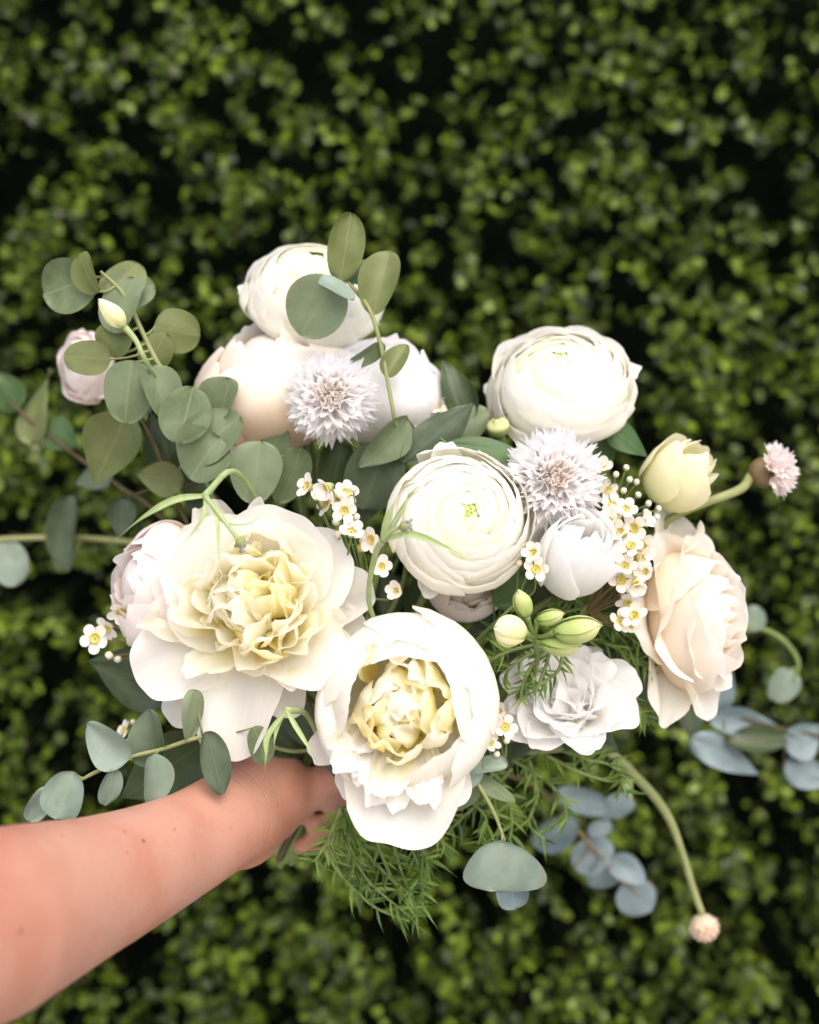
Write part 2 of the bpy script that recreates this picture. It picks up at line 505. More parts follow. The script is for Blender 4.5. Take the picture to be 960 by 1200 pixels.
M['salal'] = mat_leaf('salal_leaf', (.028, .05, .015), (.045, .068, .022), (.09, .11, .045), .4, .15)
M['green'] = mat_leaf('fresh_green_leaf', (.045, .10, .022), (.065, .125, .04), (.13, .19, .06), .4, .25)
M['dusk'] = mat_leaf('dull_green_leaf', (.056, .082, .044), (.078, .108, .062), (.12, .14, .09), .5, .15)
M['stem'] = mat_plain('green_stem', (.12, .18, .045), (.19, .24, .08), 90)
M['stempale'] = mat_plain('pale_stem', (.20, .23, .085), (.27, .28, .12), 90)
M['stembrown'] = mat_plain('brown_stem', (.14, .095, .045), (.21, .15, .07), 90)
M['stemdark'] = mat_plain('dark_stem', (.06, .045, .02), (.10, .075, .035), 90)
M['needle'] = mat_leaf('needle_leaf', (.03, .085, .012), (.20, .31, .05), (.10, .17, .04), .42, .2, island=True, bloom=.1)
M['bract'] = mat_plain('bract_green', (.24, .32, .12), (.34, .40, .19), 80, .5)
M['hedge'] = mat_leaf('boxwood_leaf', (.012, .026, .006), (.25, .35, .028), (.14, .19, .03), .30, .28, .4, .01, .1, island=True, power=2.1)  # mostly dark, few bright: highlights and shade among the leaves put into their colour
M['hedgeback'] = mat_plain('hedge_backing', (.002, .003, .002), (.004, .006, .003), 30, 1.0, 0.0)  # near-black, so the colour itself gives the deep shade in the gaps
M['twig'] = mat_plain('hedge_twig', (.015, .018, .006), (.025, .025, .01), 60, .8, .1)
M['ground'] = mat_plain('bounce_ground', (.50, .47, .43), (.58, .55, .50), 6, .8, .2)  # pale so that it throws fill light up onto the flowers

# ------------------------------------------------------------------ ground and hedge
gv = [(-60, -60, 0), (60, -60, 0), (60, 60, 0), (-60, 60, 0)]
tag(link('ground', mkmesh('ground', gv, [(0, 1, 2, 3)], None, M['ground'])), kind='structure')  # unseen ground sheet, added to bounce light under the petals

HY = 1.04                           # front of the hedge
def build_hedge():
    rng = np.random.default_rng(21)
    T = Thing('boxwood_hedge', (0, HY + 0.2, 0), (0, 0, 1), 'dense dark green boxwood hedge wall with small round leaves behind the bouquet', 'hedge')
    X0, X1, Z1 = -1.2, 1.2, 2.4
    bx = [(x, y, z) for z in (0, Z1) for y in (HY + .30, HY + .45) for x in (X0, X1)]
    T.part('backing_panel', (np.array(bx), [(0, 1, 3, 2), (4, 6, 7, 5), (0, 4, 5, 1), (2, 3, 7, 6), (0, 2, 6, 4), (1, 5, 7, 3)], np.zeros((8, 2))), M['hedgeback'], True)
    # sprigs: a short drooping twig that carries pairs of leaves
    ns = 13500
    sx = rng.uniform(X0, X1, ns * 3); sz = rng.uniform(0.02, Z1, ns * 3)
    # patchy fullness gives vertical strands and dark gaps
    f = (np.sin(sx * 47 + 1.3 * np.sin(sz * 6)) * .55 + np.sin(sx * 17 + sz * 9 + 1) * .45 + np.sin(sz * 33 - sx * 11 + 2 * np.sin(sx * 21)) * .45 + np.sin(sx * 83 + 2 * np.sin(sz * 23)) * .45)
    keep = rng.random(ns * 3) < np.clip(0.60 + 0.24 * f, 0.18, 1)
    sx, sz, f = sx[keep][:ns], sz[keep][:ns], f[keep][:ns]
    n = len(sx)
    sy = HY + 0.10 - 0.03 * np.clip(f, -1, 1.2) + np.abs(rng.normal(0, 0.07, n)) - .03
    LV, tw = [], []
    cent, dirs, nors, lens = [], [], [], []
    for i in range(n):
        d = nrm([rng.normal(0, .4), -0.65 + rng.normal(0, .25), -0.45 + rng.normal(0, .45)])
        p0 = np.array([sx[i], max(HY + .02, sy[i]) , sz[i]])
        ln = rng.uniform(.03, .06)
        tw.append((p0 + np.array([0, .05, .01]), p0 + d * ln))
        side = nrm(np.cross(d, [0.1, 0.2, 1])); up = np.cross(side, d)
        k = rng.integers(6, 10)
        for j in range(k):
            t = (j + .5) / k
            a = 1.57 * j + rng.uniform(-.5, .5)
            o = math.cos(a) * side + math.sin(a) * up
            ld = nrm(o * .8 + d * (.3 + .6 * t) + rng.normal(0, .18, 3))
            nn = nrm(np.array([0, -.40, .75]) + d * .35 + rng.normal(0, .5, 3))
            nn = nrm(nn - ld * np.dot(nn, ld))
            cent.append(p0 + d * ln * t); dirs.append(ld); nors.append(nn); lens.append(.0075 + .0085 * rng.beta(2, 2.4))
    cent, dirs, nors, lens = np.array(cent), np.array(dirs), np.array(nors), np.array(lens)
    # unit leaf: 10 points, cupped, rounded
    lv = np.array([(0, 0, 0), (.3, .30, .05), (.3, 0, -.03), (.3, -.30, .05), (.68, .34, .05), (.68, 0, -.04), (.68, -.34, .05), (.95, .15, -.02), (1, 0, -.05), (.95, -.15, -.02)])
    lf = [(0, 2, 1), (0, 3, 2), (1, 2, 5, 4), (2, 3, 6, 5), (4, 5, 8, 7), (5, 6, 9, 8)]
    luv = np.stack([lv[:, 1] + .5, lv[:, 0]], axis=1)
    sides = np.cross(nors, dirs)
    # those that show largest: nearest the camera inside the picture
    px = 480 + cent[:, 0] / cent[:, 1] * FPX; py = 600 - (cent[:, 2] - CAMZ) / cent[:, 1] * FPX
    inb = (((px - 500) / 340) ** 2 + ((py - 660) / 360) ** 2) > 1
    score = cent[:, 1] - 1.2 * lens + 0.02 * np.abs(np.einsum('ij,j->i', dirs, [0, 1, 0])) + np.where((px > 8) & (px < 952) & (py > 8) & (py < 1192) & inb, 0, 9)
    order = np.argsort(score)
    near, rest = order[:300], order[300:]
    lm = mkmesh('leaf', lv, lf, luv, M['hedge'])
    base = T.c
    for i in near:
        o = link('leaf', lm, T.root)
        A = np.eye(4); A[:3, 0] = dirs[i]; A[:3, 1] = sides[i]; A[:3, 2] = nors[i]
        A[:3, :3] = T.R.T @ A[:3, :3] * lens[i]
        A[:3, 3] = T.loc(cent[i])
        o.matrix_local = Matrix(A.tolist())
    V = (cent[rest, None, :] + lens[rest, None, None] * (lv[None, :, :1] * dirs[rest, None, :] + lv[None, :, 1:2] * sides[rest, None, :] + lv[None, :, 2:] * nors[rest, None, :])).reshape(-1, 3)
    off = np.arange(len(rest)) * 10
    F = []
    for q in lf:
        F.append([tuple(r) for r in (off[:, None] + np.array(q)[None, :]).tolist()])
    F = [x for qs in zip(*F) for x in qs]
    T.part('foliage', (V, F, np.tile(luv, (len(rest), 1))), M['hedge'], True, kind='stuff')
    # twigs, three-sided
    TV, TF = [], []
    for a, b in tw:
        s = len(TV); t = nrm(b - a); e = nrm(np.cross(t, [0.3, .1, 1])); g = np.cross(t, e)
        for c_, r in ((a, .0011), (b, .0005)):
            for k in range(3):
                th = 2.094 * k
                TV.append(c_ + r * (math.cos(th) * e + math.sin(th) * g))
        for k in range(3):
            k2 = (k + 1) % 3
            TF.append((s + k, s + k2, s + 3 + k2, s + 3 + k))
    T.part('twigs', (np.array(TV), TF, np.zeros((len(TV), 2))), M['twig'], True, kind='stuff')
build_hedge()

# ------------------------------------------------------------------ the grip point: all stems run through here
G = P(352, 948, .665)
UB = nrm(P(500, 650, .61) - G)      # the direction of the tied stems, up into the bouquet
_off = np.random.default_rng(5)
def bundle_off():
    a, r = _off.uniform(0, 6.28), .011 * math.sqrt(_off.random())
    f = frame(UB)
    return f[:, 0] * r * math.cos(a) + f[:, 1] * r * math.sin(a)

def stem_to_grip(T, start, back, mat, r=.0022, first=.03, name='stem'):
    """a stem that leaves the flower backwards, bends into the tied bundle and ends below the hand"""
    o = bundle_off()
    start = np.asarray(start, float)
    p1 = start + nrm(back) * first
    g1 = G + UB * .055 + o * 1.6
    mid = (p1 + g1) / 2 + np.array([0, .015, -.008])
    pts = [start, p1, mid, g1, G + o, G - UB * (.030 + .012 * _off.random()) + o * .95]
    T.part(name, tube(pts, [r * 1.1, r, r, r, r, r], 26, 6), mat, True)

# ------------------------------------------------------------------ flowers
def sepals(T, n, R, z, mat, tilt=100, L=.35, W=.25):
    for k in range(n):
        T.part('sepal', petal(R * L, R * W, 360 / n * k + 17, tilt, -20, 0, R * .05, z, .5, .4, .75, 1.2, .02, 2, 0, 0, nu=7, nv=6), mat)

def peony_open():
    px, py, d = 300, 712, .572
    s = d / FPX; R = 140 * s
    rng = np.random.default_rng(11)
    T = Thing('peony', P(px, py, d + .02), (-.04, -.95, .24), 'large fully open ivory peony with ruffled yellow heart, left of the cupped one', 'flower', 'open peonies')
    g = M['guard']
    # guard petals: phi (0 right, 90 up), length, width, tilt, bend, cup
    G_ = [(98, .82, 1.45, 40, 22, .55, 0), (62, .95, 1.1, 46, 20, .6, 0), (30, .95, .85, 58, 14, .45, 0), (140, .90, 1.1, 52, 12, .6, 5), (176, .74, .9, 62, 0, .5, 0),
          (214, 1.12, .80, 74, 8, .45, -8), (234, 1.14, .60, 94, 2, .4, 0), (262, 1.24, .78, 78, 14, .5, 10), (320, .98, .82, 68, -6, .85, 0), (346, .92, .55, 80, 4, .5, 0), (8, 1.0, .60, 74, 6, .5, 12), (290, .9, .5, 92, 0, .4, 0)]
    for ph, L, W, ti, be, cu, ro in G_:
        T.part('petal', petal(R * L, R * W, ph, ti, be, rng.uniform(-14, 10), R * .08, -.16 * R, cu, .36, .27, 3.0, .030, 2.0, .02, .014, ro, rng, 19, 16, .6, .92), g)
    # ruffled crown
    T.part('heart', blob((0, 0, .02 * R), .22 * R, (0, 0, 1), 1.1, 14, 10), M['yellow'])
    n = 62
    for k in range(n):
        t = (k + .5) / n
        ph = 137.5 * k + rng.uniform(-14, 14)
        ti = 16 + 62 * t ** .9 + rng.uniform(-9, 9)
        L = R * (.54 + .18 * t) * rng.uniform(.80, 1.15)
        W = R * rng.uniform(.34, .66)
        mat = M['cream'] if rng.random() > .34 * (1 - t) else M['yellow']
        q = petal(L, W, ph, ti, -78 + 34 * t + rng.uniform(-18, 18), rng.uniform(-20, 20), R * (.04 + .24 * t), -.12 * R + .20 * R * (1 - t), rng.uniform(.3, .9), .45, rng.uniform(.14, .30), 2.4,
                                    .05, rng.uniform(1.6, 2.8), .045, .02, rng.uniform(-30, 30), rng, 15, 11)
        q[0][:, :2] += rng.normal(0, .075 * R, 2)
        T.part('inner_petal', q, mat)
    for k in range(16):
        ph = 22.5 * k + rng.uniform(-20, 20)
        T.part('inner_petal', petal(R * rng.uniform(.40, .52), R * rng.uniform(.12, .22), ph, rng.uniform(8, 50), rng.uniform(-20, 10), 0, R * rng.uniform(.02, .22), .06 * R, .9, .5, .3, 2, .06, 2.6, .06, .02, rng.uniform(-20, 20), rng, 9, 9), M['yellow'])
    for k in range(7):
        T.part('carpel', petal(R * .46, R * .10, 51 * k, 10 + 9 * (k % 3), 10, 20, R * .1, -.05 * R, .9, .7, .6, 1.5, .02, 2, 0, 0, 0, rng, 7, 7), M['greenish'])
    sepals(T, 5, R, -.22 * R, M['sepal'])
    stem_to_grip(T, T.c - T.axis * .22 * R, -T.axis + np.array([.2, 0, -.6]), M['stem'], .0028, .025)
peony_open()

def peony_cup():
    px, py, d = 474, 826, .558
    s = d / FPX; R = 112 * s
    rng = np.random.default_rng(12)
    T = Thing('peony', P(px, py, d + .015), (-.05, -.97, .16), 'cupped ivory peony with smooth rounded petals round a yellow heart, lowest flower in front', 'flower', 'open peonies')
    g = M['guard']
    # smooth bowl: wrapped petals, turned in towards the viewer
    bowl = [(92, .80, .95, .60, .60), (18, .84, .95, .58, .62), (160, .82, .9, .54, .66), (-44, .88, .9, .40, .72), (212, .86, .75, .30, .78), (60, .95, 1.0, .50, .66), (128, .93, 1.0, .48, .66), (-6, .98, .95, .40, .72), (186, .95, .85, .28, .78), (34, 1.02, .9, .34, .80)]
    for ph, rr, half, top, lp in bowl:
        r = R * rr
        path = [(.10 * r, -.62 * R), (.66 * r, -.54 * R), (1.0 * r, -.10 * R), (.97 * r, .18 * R), (lp * r + .10 * R, (top * .85) * R), (lp * r, top * R)]
        T.part('petal', wrap(path, ph, half, rng.uniform(-.05, .05), .20, 2.6, .016, 2.2, .015, rng.uniform(-.02, .01), .5, .84, rng, 21, 16), g)
    # open outer petals below
    for ph, L, W, ti, be, cu in [(270, 1.50, 1.40, 60, 20, .80), (236, 1.12, .6, 72, 20, .5), (300, 1.18, .6, 66, 16, .5), (208, 1.12, .5, 80, 10, .5)]:
        T.part('petal', petal(R * L, R * W, ph, ti, be, -12, R * .1, -.5 * R, cu, .40, .24, 3.0, .022, 2.0, .02, .01, 0, rng, 21, 15, .6, .92), g)
    # ruffled petals spilling over the lower lip
    for k in range(20):
        ph = 212 + 84 * (k + .5) / 20 + rng.uniform(-7, 7)
        T.part('inner_petal', petal(R * rng.uniform(.74, 1.0), R * rng.uniform(.36, .56), ph, 26 + rng.uniform(-4, 12), 44 + rng.uniform(-16, 12), 0, R * rng.uniform(.2, .34), -.30 * R, .7, .4, .2, 2,
                                    .04, 2.2, .045, .02, rng.uniform(-18, 18), rng, 15, 12), M['cream'] if k % 4 == 0 else g)
    # ruffled yellow heart filling the cup
    n = 36
    for k in range(n):
        t = (k + .5) / n
        ph = 137.5 * k
        q = petal(R * rng.uniform(.58, .82), R * rng.uniform(.36, .64), ph, 14 + 30 * t + rng.uniform(-8, 8), -70 - 14 * t + rng.uniform(-18, 18), 0, R * (.06 + .36 * t), -.04 * R, rng.uniform(.3, .8), .45, .20, 2.4, .05, 2.0, .04, .02,
                  rng.uniform(-30, 30), rng, 13, 11)
        q[0][:, :2] += rng.normal(0, .05 * R, 2)
        T.part('inner_petal', q, M['yellow'] if rng.random() < .30 else M['cream'])
    T.part('heart', blob((0, 0, -.05 * R), .30 * R, (0, 0, 1), 1.0, 14, 10), M['yellow'])
    # a few pale folded petals standing in the middle
    for k, (ph, L, W, ti, be, r0) in enumerate([(95, .62, .62, 8, -52, .16), (210, .56, .56, 2, -44, .14), (330, .58, .50, 6, -50, .16), (20, .50, .40, 10, -40, .18), (150, .54, .44, 14, -46, .24)]):
        T.part('inner_petal', petal(R * L, R * W, ph, ti, be, 0, R * r0, +.04 * R, .9, .7, .22, 2.6, .05, 1.6, .03, .02, 0, rng, 17, 13), g)
    for k in range(4):
        T.part('carpel', petal(R * .30, R * .12, -50 + 75 * k, 10, 10, 20, R * .32, -.02 * R, .9, .7, .6, 1.5, .02, 2, 0, 0, 0, rng, 7, 7), M['greenish'])
    sepals(T, 5, R, -.62 * R, M['sepal'])
    stem_to_grip(T, T.c - T.axis * .6 * R, -T.axis + np.array([-.6, 0, -.5]), M['stem'], .0028, .02)
peony_cup()

def globe(name, px, py, d, rpx, axis, mat, label, seed, top=.5, n=9, squash=1.0, lip=.35, rim=0, group=None, ruf=.014, inner=None, cat='flower'):
    """a rounded, half open bloom of broad overlapping petals"""
    s = d / FPX; R = rpx * s
    rng = np.random.default_rng(seed)
    T = Thing(name, P(px, py, d), axis, label, cat, group)
    for layer, (rr, tz, k0) in enumerate([(.62, .74, 5), (.80, .70, 5), (1.0, .58, n)]):
        for k in range(k0):
            r = R * rr * rng.uniform(.96, 1.03)
            ph = 360 / k0 * k + 33 * layer + rng.uniform(-10, 10)
            zt = R * squash * tz * rng.uniform(.9, 1.1)
            path = [(.12 * r, -.78 * R * squash), (.70 * r, -.58 * R * squash), (1.0 * r, -.05 * R * squash), (.93 * r, .30 * R * squash), (lip * r + .02 * R * (k % 2), zt)]
            T.part('petal', wrap(path, ph, 1.05 if k0 == 5 else .9, rng.uniform(-.05, .05), .25, 2.3, ruf, 2.5, .03, rng.uniform(-.01, .04), .45, .86, rng, 17, 14), (inner or mat) if layer < 2 else mat)
    T.part('heart', blob((0, 0, .02 * R * squash), .60 * R, (0, 0, 1), squash, 14, 10), inner or mat)
    for k in range(rim):
        T.part('petal', petal(R * rng.uniform(.85, 1.05), R * rng.uniform(.5, .8), 360 / rim * k + rng.uniform(-15, 15), 58 + rng.uniform(-10, 16), rng.uniform(-12, 20), 10, R * .2, -.6 * R * squash, .6, .4, .3, 2.3, .03, 2.4, .05, .015, 0, rng, 13, 12), mat)
    sepals(T, 5, R, -.8 * R * squash, M['sepal'])
    stem_to_grip(T, T.c - T.axis * .75 * R * squash, -T.axis + np.array([0, .1, -.5]), M['stem'], .0026)
    return T

globe('peony', 324, 450, .655, 92, (-.20, -.45, .88), M['peach'], 'big rounded peach peony with smooth petals behind the fringed white flower', 31, rim=3, n=7, squash=1.05, lip=.45)
globe('peony', 450, 456, .652, 74, (.30, -.50, .82), M['white'], 'rounded white peony at the back, half hidden behind the fringed flower', 32, n=6, squash=1.15, lip=.4)
globe('peony', 186, 684, .615, 72, (-.75, -.6, .25), M['blush'], 'blush pink cupped peony tucked behind the left side of the big open one', 33, n=6, squash=.95, lip=.5, rim=3)
globe('rose', 546, 680, .63, 50, (.2, -.8, -.1), M['blush'], 'blush rose mostly hidden under the central green eyed ranunculus', 35, n=6, lip=.5)

def ranunculus(px, py, d, rpx, axis, label, seed, cx=1.0, mat='ran', inner='ran_in', button=True, dome=.52, fl=.05, layers=9, ruf=.014, group='ranunculus blooms', name='ranunculus', drop=0, pale=False):
    s = d / FPX; R = rpx * s
    rng = np.random.default_rng(seed)
    T = Thing(name, P(px, py, d), axis, label, 'flower', group)
    def dz(x):                       # height of the dome at radius x (in R)
        return dome * max(0.0, 1 - x ** 2.2)
    for l in range(layers):
        t = l / (layers - 1)
        n = int(round(4 + 2 * t))
        x = .07 + .80 * t ** .95
        for k in range(n):
            ph = 360 / n * k + 47 * l + rng.uniform(-14, 14)
            j = rng.uniform(-.02, .02)
            xt = max(.03, x + j)
            lift = .02 + .045 * t
            run = .20 * (1 - t) + .10
            xm = min(1.0, xt + run)
            path = [(.10 * R, -.60 * R), (.70 * xm * R, -.46 * R), (min(1.04, xm + .06) * R, (dz(xm) * .45 - .18) * R), (xm * R, (dz(min(.97, xm)) + lift * .6) * R - .02 * R), (xt * R + fl * R * smooth(.75, 1, t), (dz(xt) + lift + .03) * R)]
            m = M[inner] if t < .40 else M[mat]
            half = (1.25 - .25 * t) * rng.uniform(.94, 1.08)
            T.part('petal', wrap(path, ph, half, .075, .16, 2.6, ruf * (.3 + t + 1.6 * max(0, t - .55)), 1.7, .008 + .02 * max(0, t - .6), rng.uniform(0, .02), .5, .90, rng, 19, 13), m)
    T.part('heart', blob((0, 0, dome * R - .22 * R), .24 * R, (0, 0, 1), .95, 14, 10), M['button'] if button and not pale else M[inner])
    if button:
        for k in range(12):
            r_ = (.05 + .012 * k) * R; zt = (dome + .045 - .004 * k) * R
            path = [(.10 * R, zt - .3 * R), (r_ + .05 * R, zt - .12 * R), (r_ + .02 * R, zt - .03 * R), (max(.004 * R, r_ - .045 * R), zt)]
            T.part('heart_petal', wrap(path, 137.5 * k, 1.0, .06, .2, 2, .03, 2, .02, 0, .7, .85, rng, 9, 8), M['button'] if k < 5 and not pale else M[inner])
    if drop:
        for k in range(drop):
            T.part('petal', petal(R * rng.uniform(.95, 1.15), R * rng.uniform(.7, .9), 360 / drop * k + rng.uniform(-20, 20), 72 + rng.uniform(-8, 14), rng.uniform(-10, 16), 8, R * .15, -.42 * R, .55, .35, .3, 2.3, .03, 2.4, .04, .012, 0, rng, 15, 12), M[mat])
    sepals(T, 5, R, -.6 * R, M['sepal'], 115)
    stem_to_grip(T, T.c - T.axis * .6 * R, -T.axis + np.array([0, .1, -.5]), M['stem'], .0024)
    return T

ranunculus(541, 608, .585, 82, (.16, -.93, .20), 'ivory ranunculus with many thin petals and a green eye in the centre of the bouquet', 41, drop=3)
ranunculus(658, 452, .648, 82, (-.10, -.72, .55), 'cream ranunculus on its tall stem at the upper right of the bouquet', 42, inner='ran_in', button=True, dome=.54, fl=.12, drop=4, ruf=.024, pale=True)
ranunculus(366, 348, .66, 76, (.18, -.66, .66), 'cream ranunculus at the very top, half covered by dark round eucalyptus leaves', 43, inner='ran_in', button=False, dome=.7, fl=.06, drop=4)

ranunculus(100, 430, .69, 40, (-.55, -.78, .05), 'small blush pink rose half hidden behind the left eucalyptus leaves', 34, mat='blush', inner='blush', button=False, dome=.5, fl=.12, layers=6, ruf=.03, group=None, name='rose', drop=6)

def rose_side():
    px, py, d = 812, 722, .628
    s = d / FPX; R = 116 * s
    rng = np.random.default_rng(51)
    T = Thing('rose', P(px, py, d), (.64, -.72, .10), 'large peach garden rose with folded petals at the right edge of the bouquet', 'flower')
    SQ = np.array([.58, 1.0, 1.0])   # an oval bloom
    # tight spiral heart
    for l in range(6):
        t = l / 5
        for k in range(4):
            rho = R * (.07 + .40 * t)
            zt = R * (.56 - .10 * t * t)
            path = [(.08 * R, -.5 * R), (rho * 1.2 + .10 * R, -.25 * R), (rho * 1.15 + .08 * R, zt - .3 * R), (rho, zt)]
            q = wrap(path, 90 * k + 40 * l + rng.uniform(-12, 12), 1.15, rng.uniform(.06, .14), .30, 1.5, .04, 2.4, .02, .05 * t, .6, .85, rng, 13, 11)
            T.part('petal', (q[0] * SQ, q[1], q[2]), M['rose'])
    # outer petals with turned back, pointed lips
    for l in range(4):
        n = 4 + (l > 1)
        for k in range(n):
            q = petal(R * (1.0 + .06 * l) * rng.uniform(.94, 1.06), R * rng.uniform(1.05, 1.3), 360 / n * k + 31 * l + rng.uniform(-10, 10), 16 + 13 * l + rng.uniform(-5, 5), 24 + 6 * l, 12 + rng.uniform(-10, 14),
                                  R * .12, -.52 * R, 1.0 - .1 * l, .45, .30, 2.0, .05, 1.7, .012, .035, rng.uniform(-8, 8), rng, 21, 16, .55, .8)
            T.part('petal', (q[0] * SQ, q[1], q[2]), M['rose'])
    sepals(T, 5, R, -.55 * R, M['sepal'], 110)
    stem_to_grip(T, T.c - T.axis * .5 * R, -T.axis + np.array([-.4, .2, -.5]), M['stem'], .0028)
rose_side()

def ruffled_lisianthus():
    px, py, d = 664, 818, .60
    s = d / FPX; R = 77 * s
    rng = np.random.default_rng(52)
    T = Thing('lisianthus', P(px, py, d + .01), (-.28, -.74, .56), 'frilly white double lisianthus nodding at the lower right of the bouquet', 'flower', 'lisianthus blooms')
    for l in range(-1, 5):
        n = 4 + max(0, l)
        t = l / 4
        for k in range(n):
            T.part('petal', petal(R * (.78 + .30 * t) * rng.uniform(.92, 1.1), R * rng.uniform(.90, 1.2), 360 / n * k + 29 * l + rng.uniform(-14, 14), 6 + 44 * t + rng.uniform(-7, 7), (10 + 14 * t) if l > 0 else -58, rng.uniform(-10, 20),
                                  R * (.08 + .03 * t), -.55 * R, 1.0, .30, .22, 2.6, .036, 2.6, .02, .016, rng.uniform(-18, 18), rng, 25, 14), M['white'])
    sepals(T, 5, R, -.58 * R, M['sepal'], 60)
    stem_to_grip(T, T.c - T.axis * .55 * R, -T.axis + np.array([-.3, .3, -.2]), M['stem'], .002, .025)
ruffled_lisianthus()

def spiral_bud(name, px, py, d, wpx, hpx, axis, mat, label, seed, n=6, group=None, opening=.35, sep=4, twist=.22, stem=True):
    """a half open bud: tall petals rolled one over the other"""
    s = d / FPX; r = wpx / 2 * s; h = hpx * s
    rng = np.random.default_rng(seed)
    T = Thing(name, P(px, py, d), axis, label, 'flower', group)
    for l in range(3):
        f = .55 + .22 * l
        for k in range(n - 2 + l):
            m_ = n - 2 + l
            rr = r * f
            zt = h * (.50 - .05 * l + rng.uniform(-.03, .03))
            path = [(.12 * r, -.5 * h), (.80 * rr, -.34 * h), (1.0 * rr, -.02 * h), (.92 * rr, zt - .2 * h), (rr * (opening + .18 * l), zt)]
            T.part('petal', wrap(path, 360 / m_ * k + 40 * l + rng.uniform(-10, 10), 1.15, twist * rng.uniform(.6, 1.1), .30, 1.8, .035, 2.2, .02, .06 * l * .5, .5, .8, rng, 13, 12), mat)
    for k in range(sep):
        T.part('sepal', petal(h * .5, r * .25, 360 / sep * k, 40, -40, 0, r * .1, -.52 * h, .6, .6, .8, 1.1, .01, 2, 0, 0, nu=5, nv=7), M['sepal'])
    if stem:
        stem_to_grip(T, T.c - T.axis * .5 * h, -T.axis + np.array([0, .2, -.4]), M['stem'], .0018)
    return T

spiral_bud('lisianthus', 676, 648, .592, 88, 118, (.20, -.74, .58), M['white'], 'white lisianthus with rolled petals just below the right fringed flower', 61, 6, 'lisianthus blooms', .30)
spiral_bud('rose_bud', 795, 554, .632, 74, 92, (.50, -.45, .55), M['budcream'], 'pale yellow half open bud at the right above the peach rose', 62, 5, None, .42)

# ---- fringed white cornflowers
def floret_mesh(name, R, seed, mat):
    rng = np.random.default_rng(seed)
    parts = []
    L1 = .40 * R
    V, F, U = tube([(0, 0, 0), (0, 0, L1 * .6), (0, 0, L1)], [.010 * R, .018 * R, .05 * R], 5, 6, False)
    parts.append((V, F, U * np.array([1, .4])))
    nl = 9
    for k in range(nl):
        a = 2 * math.pi * k / nl + rng.uniform(-.2, .2)
        o = np.array([math.cos(a), math.sin(a), 0]); sd = np.array([-math.sin(a), math.cos(a), 0])
        ll = R * rng.uniform(.42, .62)
        V, U = [], []
        for j, t in enumerate((0, .35, .7, 1.0)):
            c = o * (.045 * R + ll * .42 * t * (1 + .2 * t)) + np.array([0, 0, L1 + ll * (.85 * t)])
            ww = R * (.052, .086, .064, .004)[j]
            for q in (-1, 0, 1):
                V.append(c + sd * ww * q - o * .012 * R * (1 - abs(q)))
                U.append((q * .5 + .5, .4 + .6 * t))
        parts.append((np.array(V), grid_faces(3, 4), np.array(U)))
    return mkmesh(name, *merge(parts), M[mat])

def cornflower(px, py, d, rpx, axis, label, seed, name='cornflower', mat='lilac', fil='filament', group='fringed white cornflowers', rings=None, cat='flower'):
    s = d / FPX; R = rpx * s
    rng = np.random.default_rng(seed)
    T = Thing(name, P(px, py, d), axis, label, cat, group)
    meshes = [floret_mesh('floret', R, seed * 10 + i, mat) for i in range(4)]
    for n, tilt, sc, z in rings or [(17, 92, 1.04, -.02), (17, 80, 1.02, .0), (15, 66, .92, .02), (12, 50, .74, .04), (7, 30, .55, .05)]:
        for k in range(n):
            o = link('floret', meshes[int(rng.integers(4))], T.root)
            ph = 2 * math.pi * k / n + rng.uniform(-.15, .15) + tilt
            th = math.radians(tilt + rng.uniform(-9, 9))
            dr = Vector((math.sin(th) * math.cos(ph), math.sin(th) * math.sin(ph), math.cos(th)))
            q = dr.to_track_quat('Z', 'Y') @ Quaternion((0, 0, 1), rng.uniform(0, 6.28))
            o.rotation_mode = 'QUATERNION'; o.rotation_quaternion = q
            o.location = (0, 0, z * R)
            o.scale = (sc * 1.05,) * 3
    fl = []
    for k in range(46):
        a = 2.4 * k; r = .20 * R * math.sqrt((k + .5) / 46)
        b = np.array([math.cos(a) * r, math.sin(a) * r, .1 * R])
        e = b + np.array([math.cos(a) * .5 * r, math.sin(a) * .5 * r, R * rng.uniform(.40, .62)]) + rng.normal(0, .03, 3) * R
        m = (b + e) / 2 + rng.normal(0, .02, 3) * R
        fl.append(tube([b, m, e], [.010 * R, .009 * R, .014 * R], 5, 4))
    T.part('stamens', merge(fl), M[fil], kind='stuff')
    T.part('heart', blob((0, 0, .16 * R), .20 * R, (0, 0, 1), .9, 12, 8), M[fil])
    T.part('calyx', blob((0, 0, -.16 * R), .19 * R, (0, 0, 1), 1.3, 10, 8), M['sepal'])
    stem_to_grip(T, T.c - T.axis * .36 * R, -T.axis + np.array([0, .2, -.5]), M['stem'], .0016)
    return T
cornflower(388, 466, .605, 58, (.02, -.97, .10), 'white fringed cornflower with pinkish centre in front of the peach peony', 71)
cornflower(648, 562, .602, 62, (.05, -.95, .16), 'white fringed cornflower to the right of the green eyed ranunculus', 72)

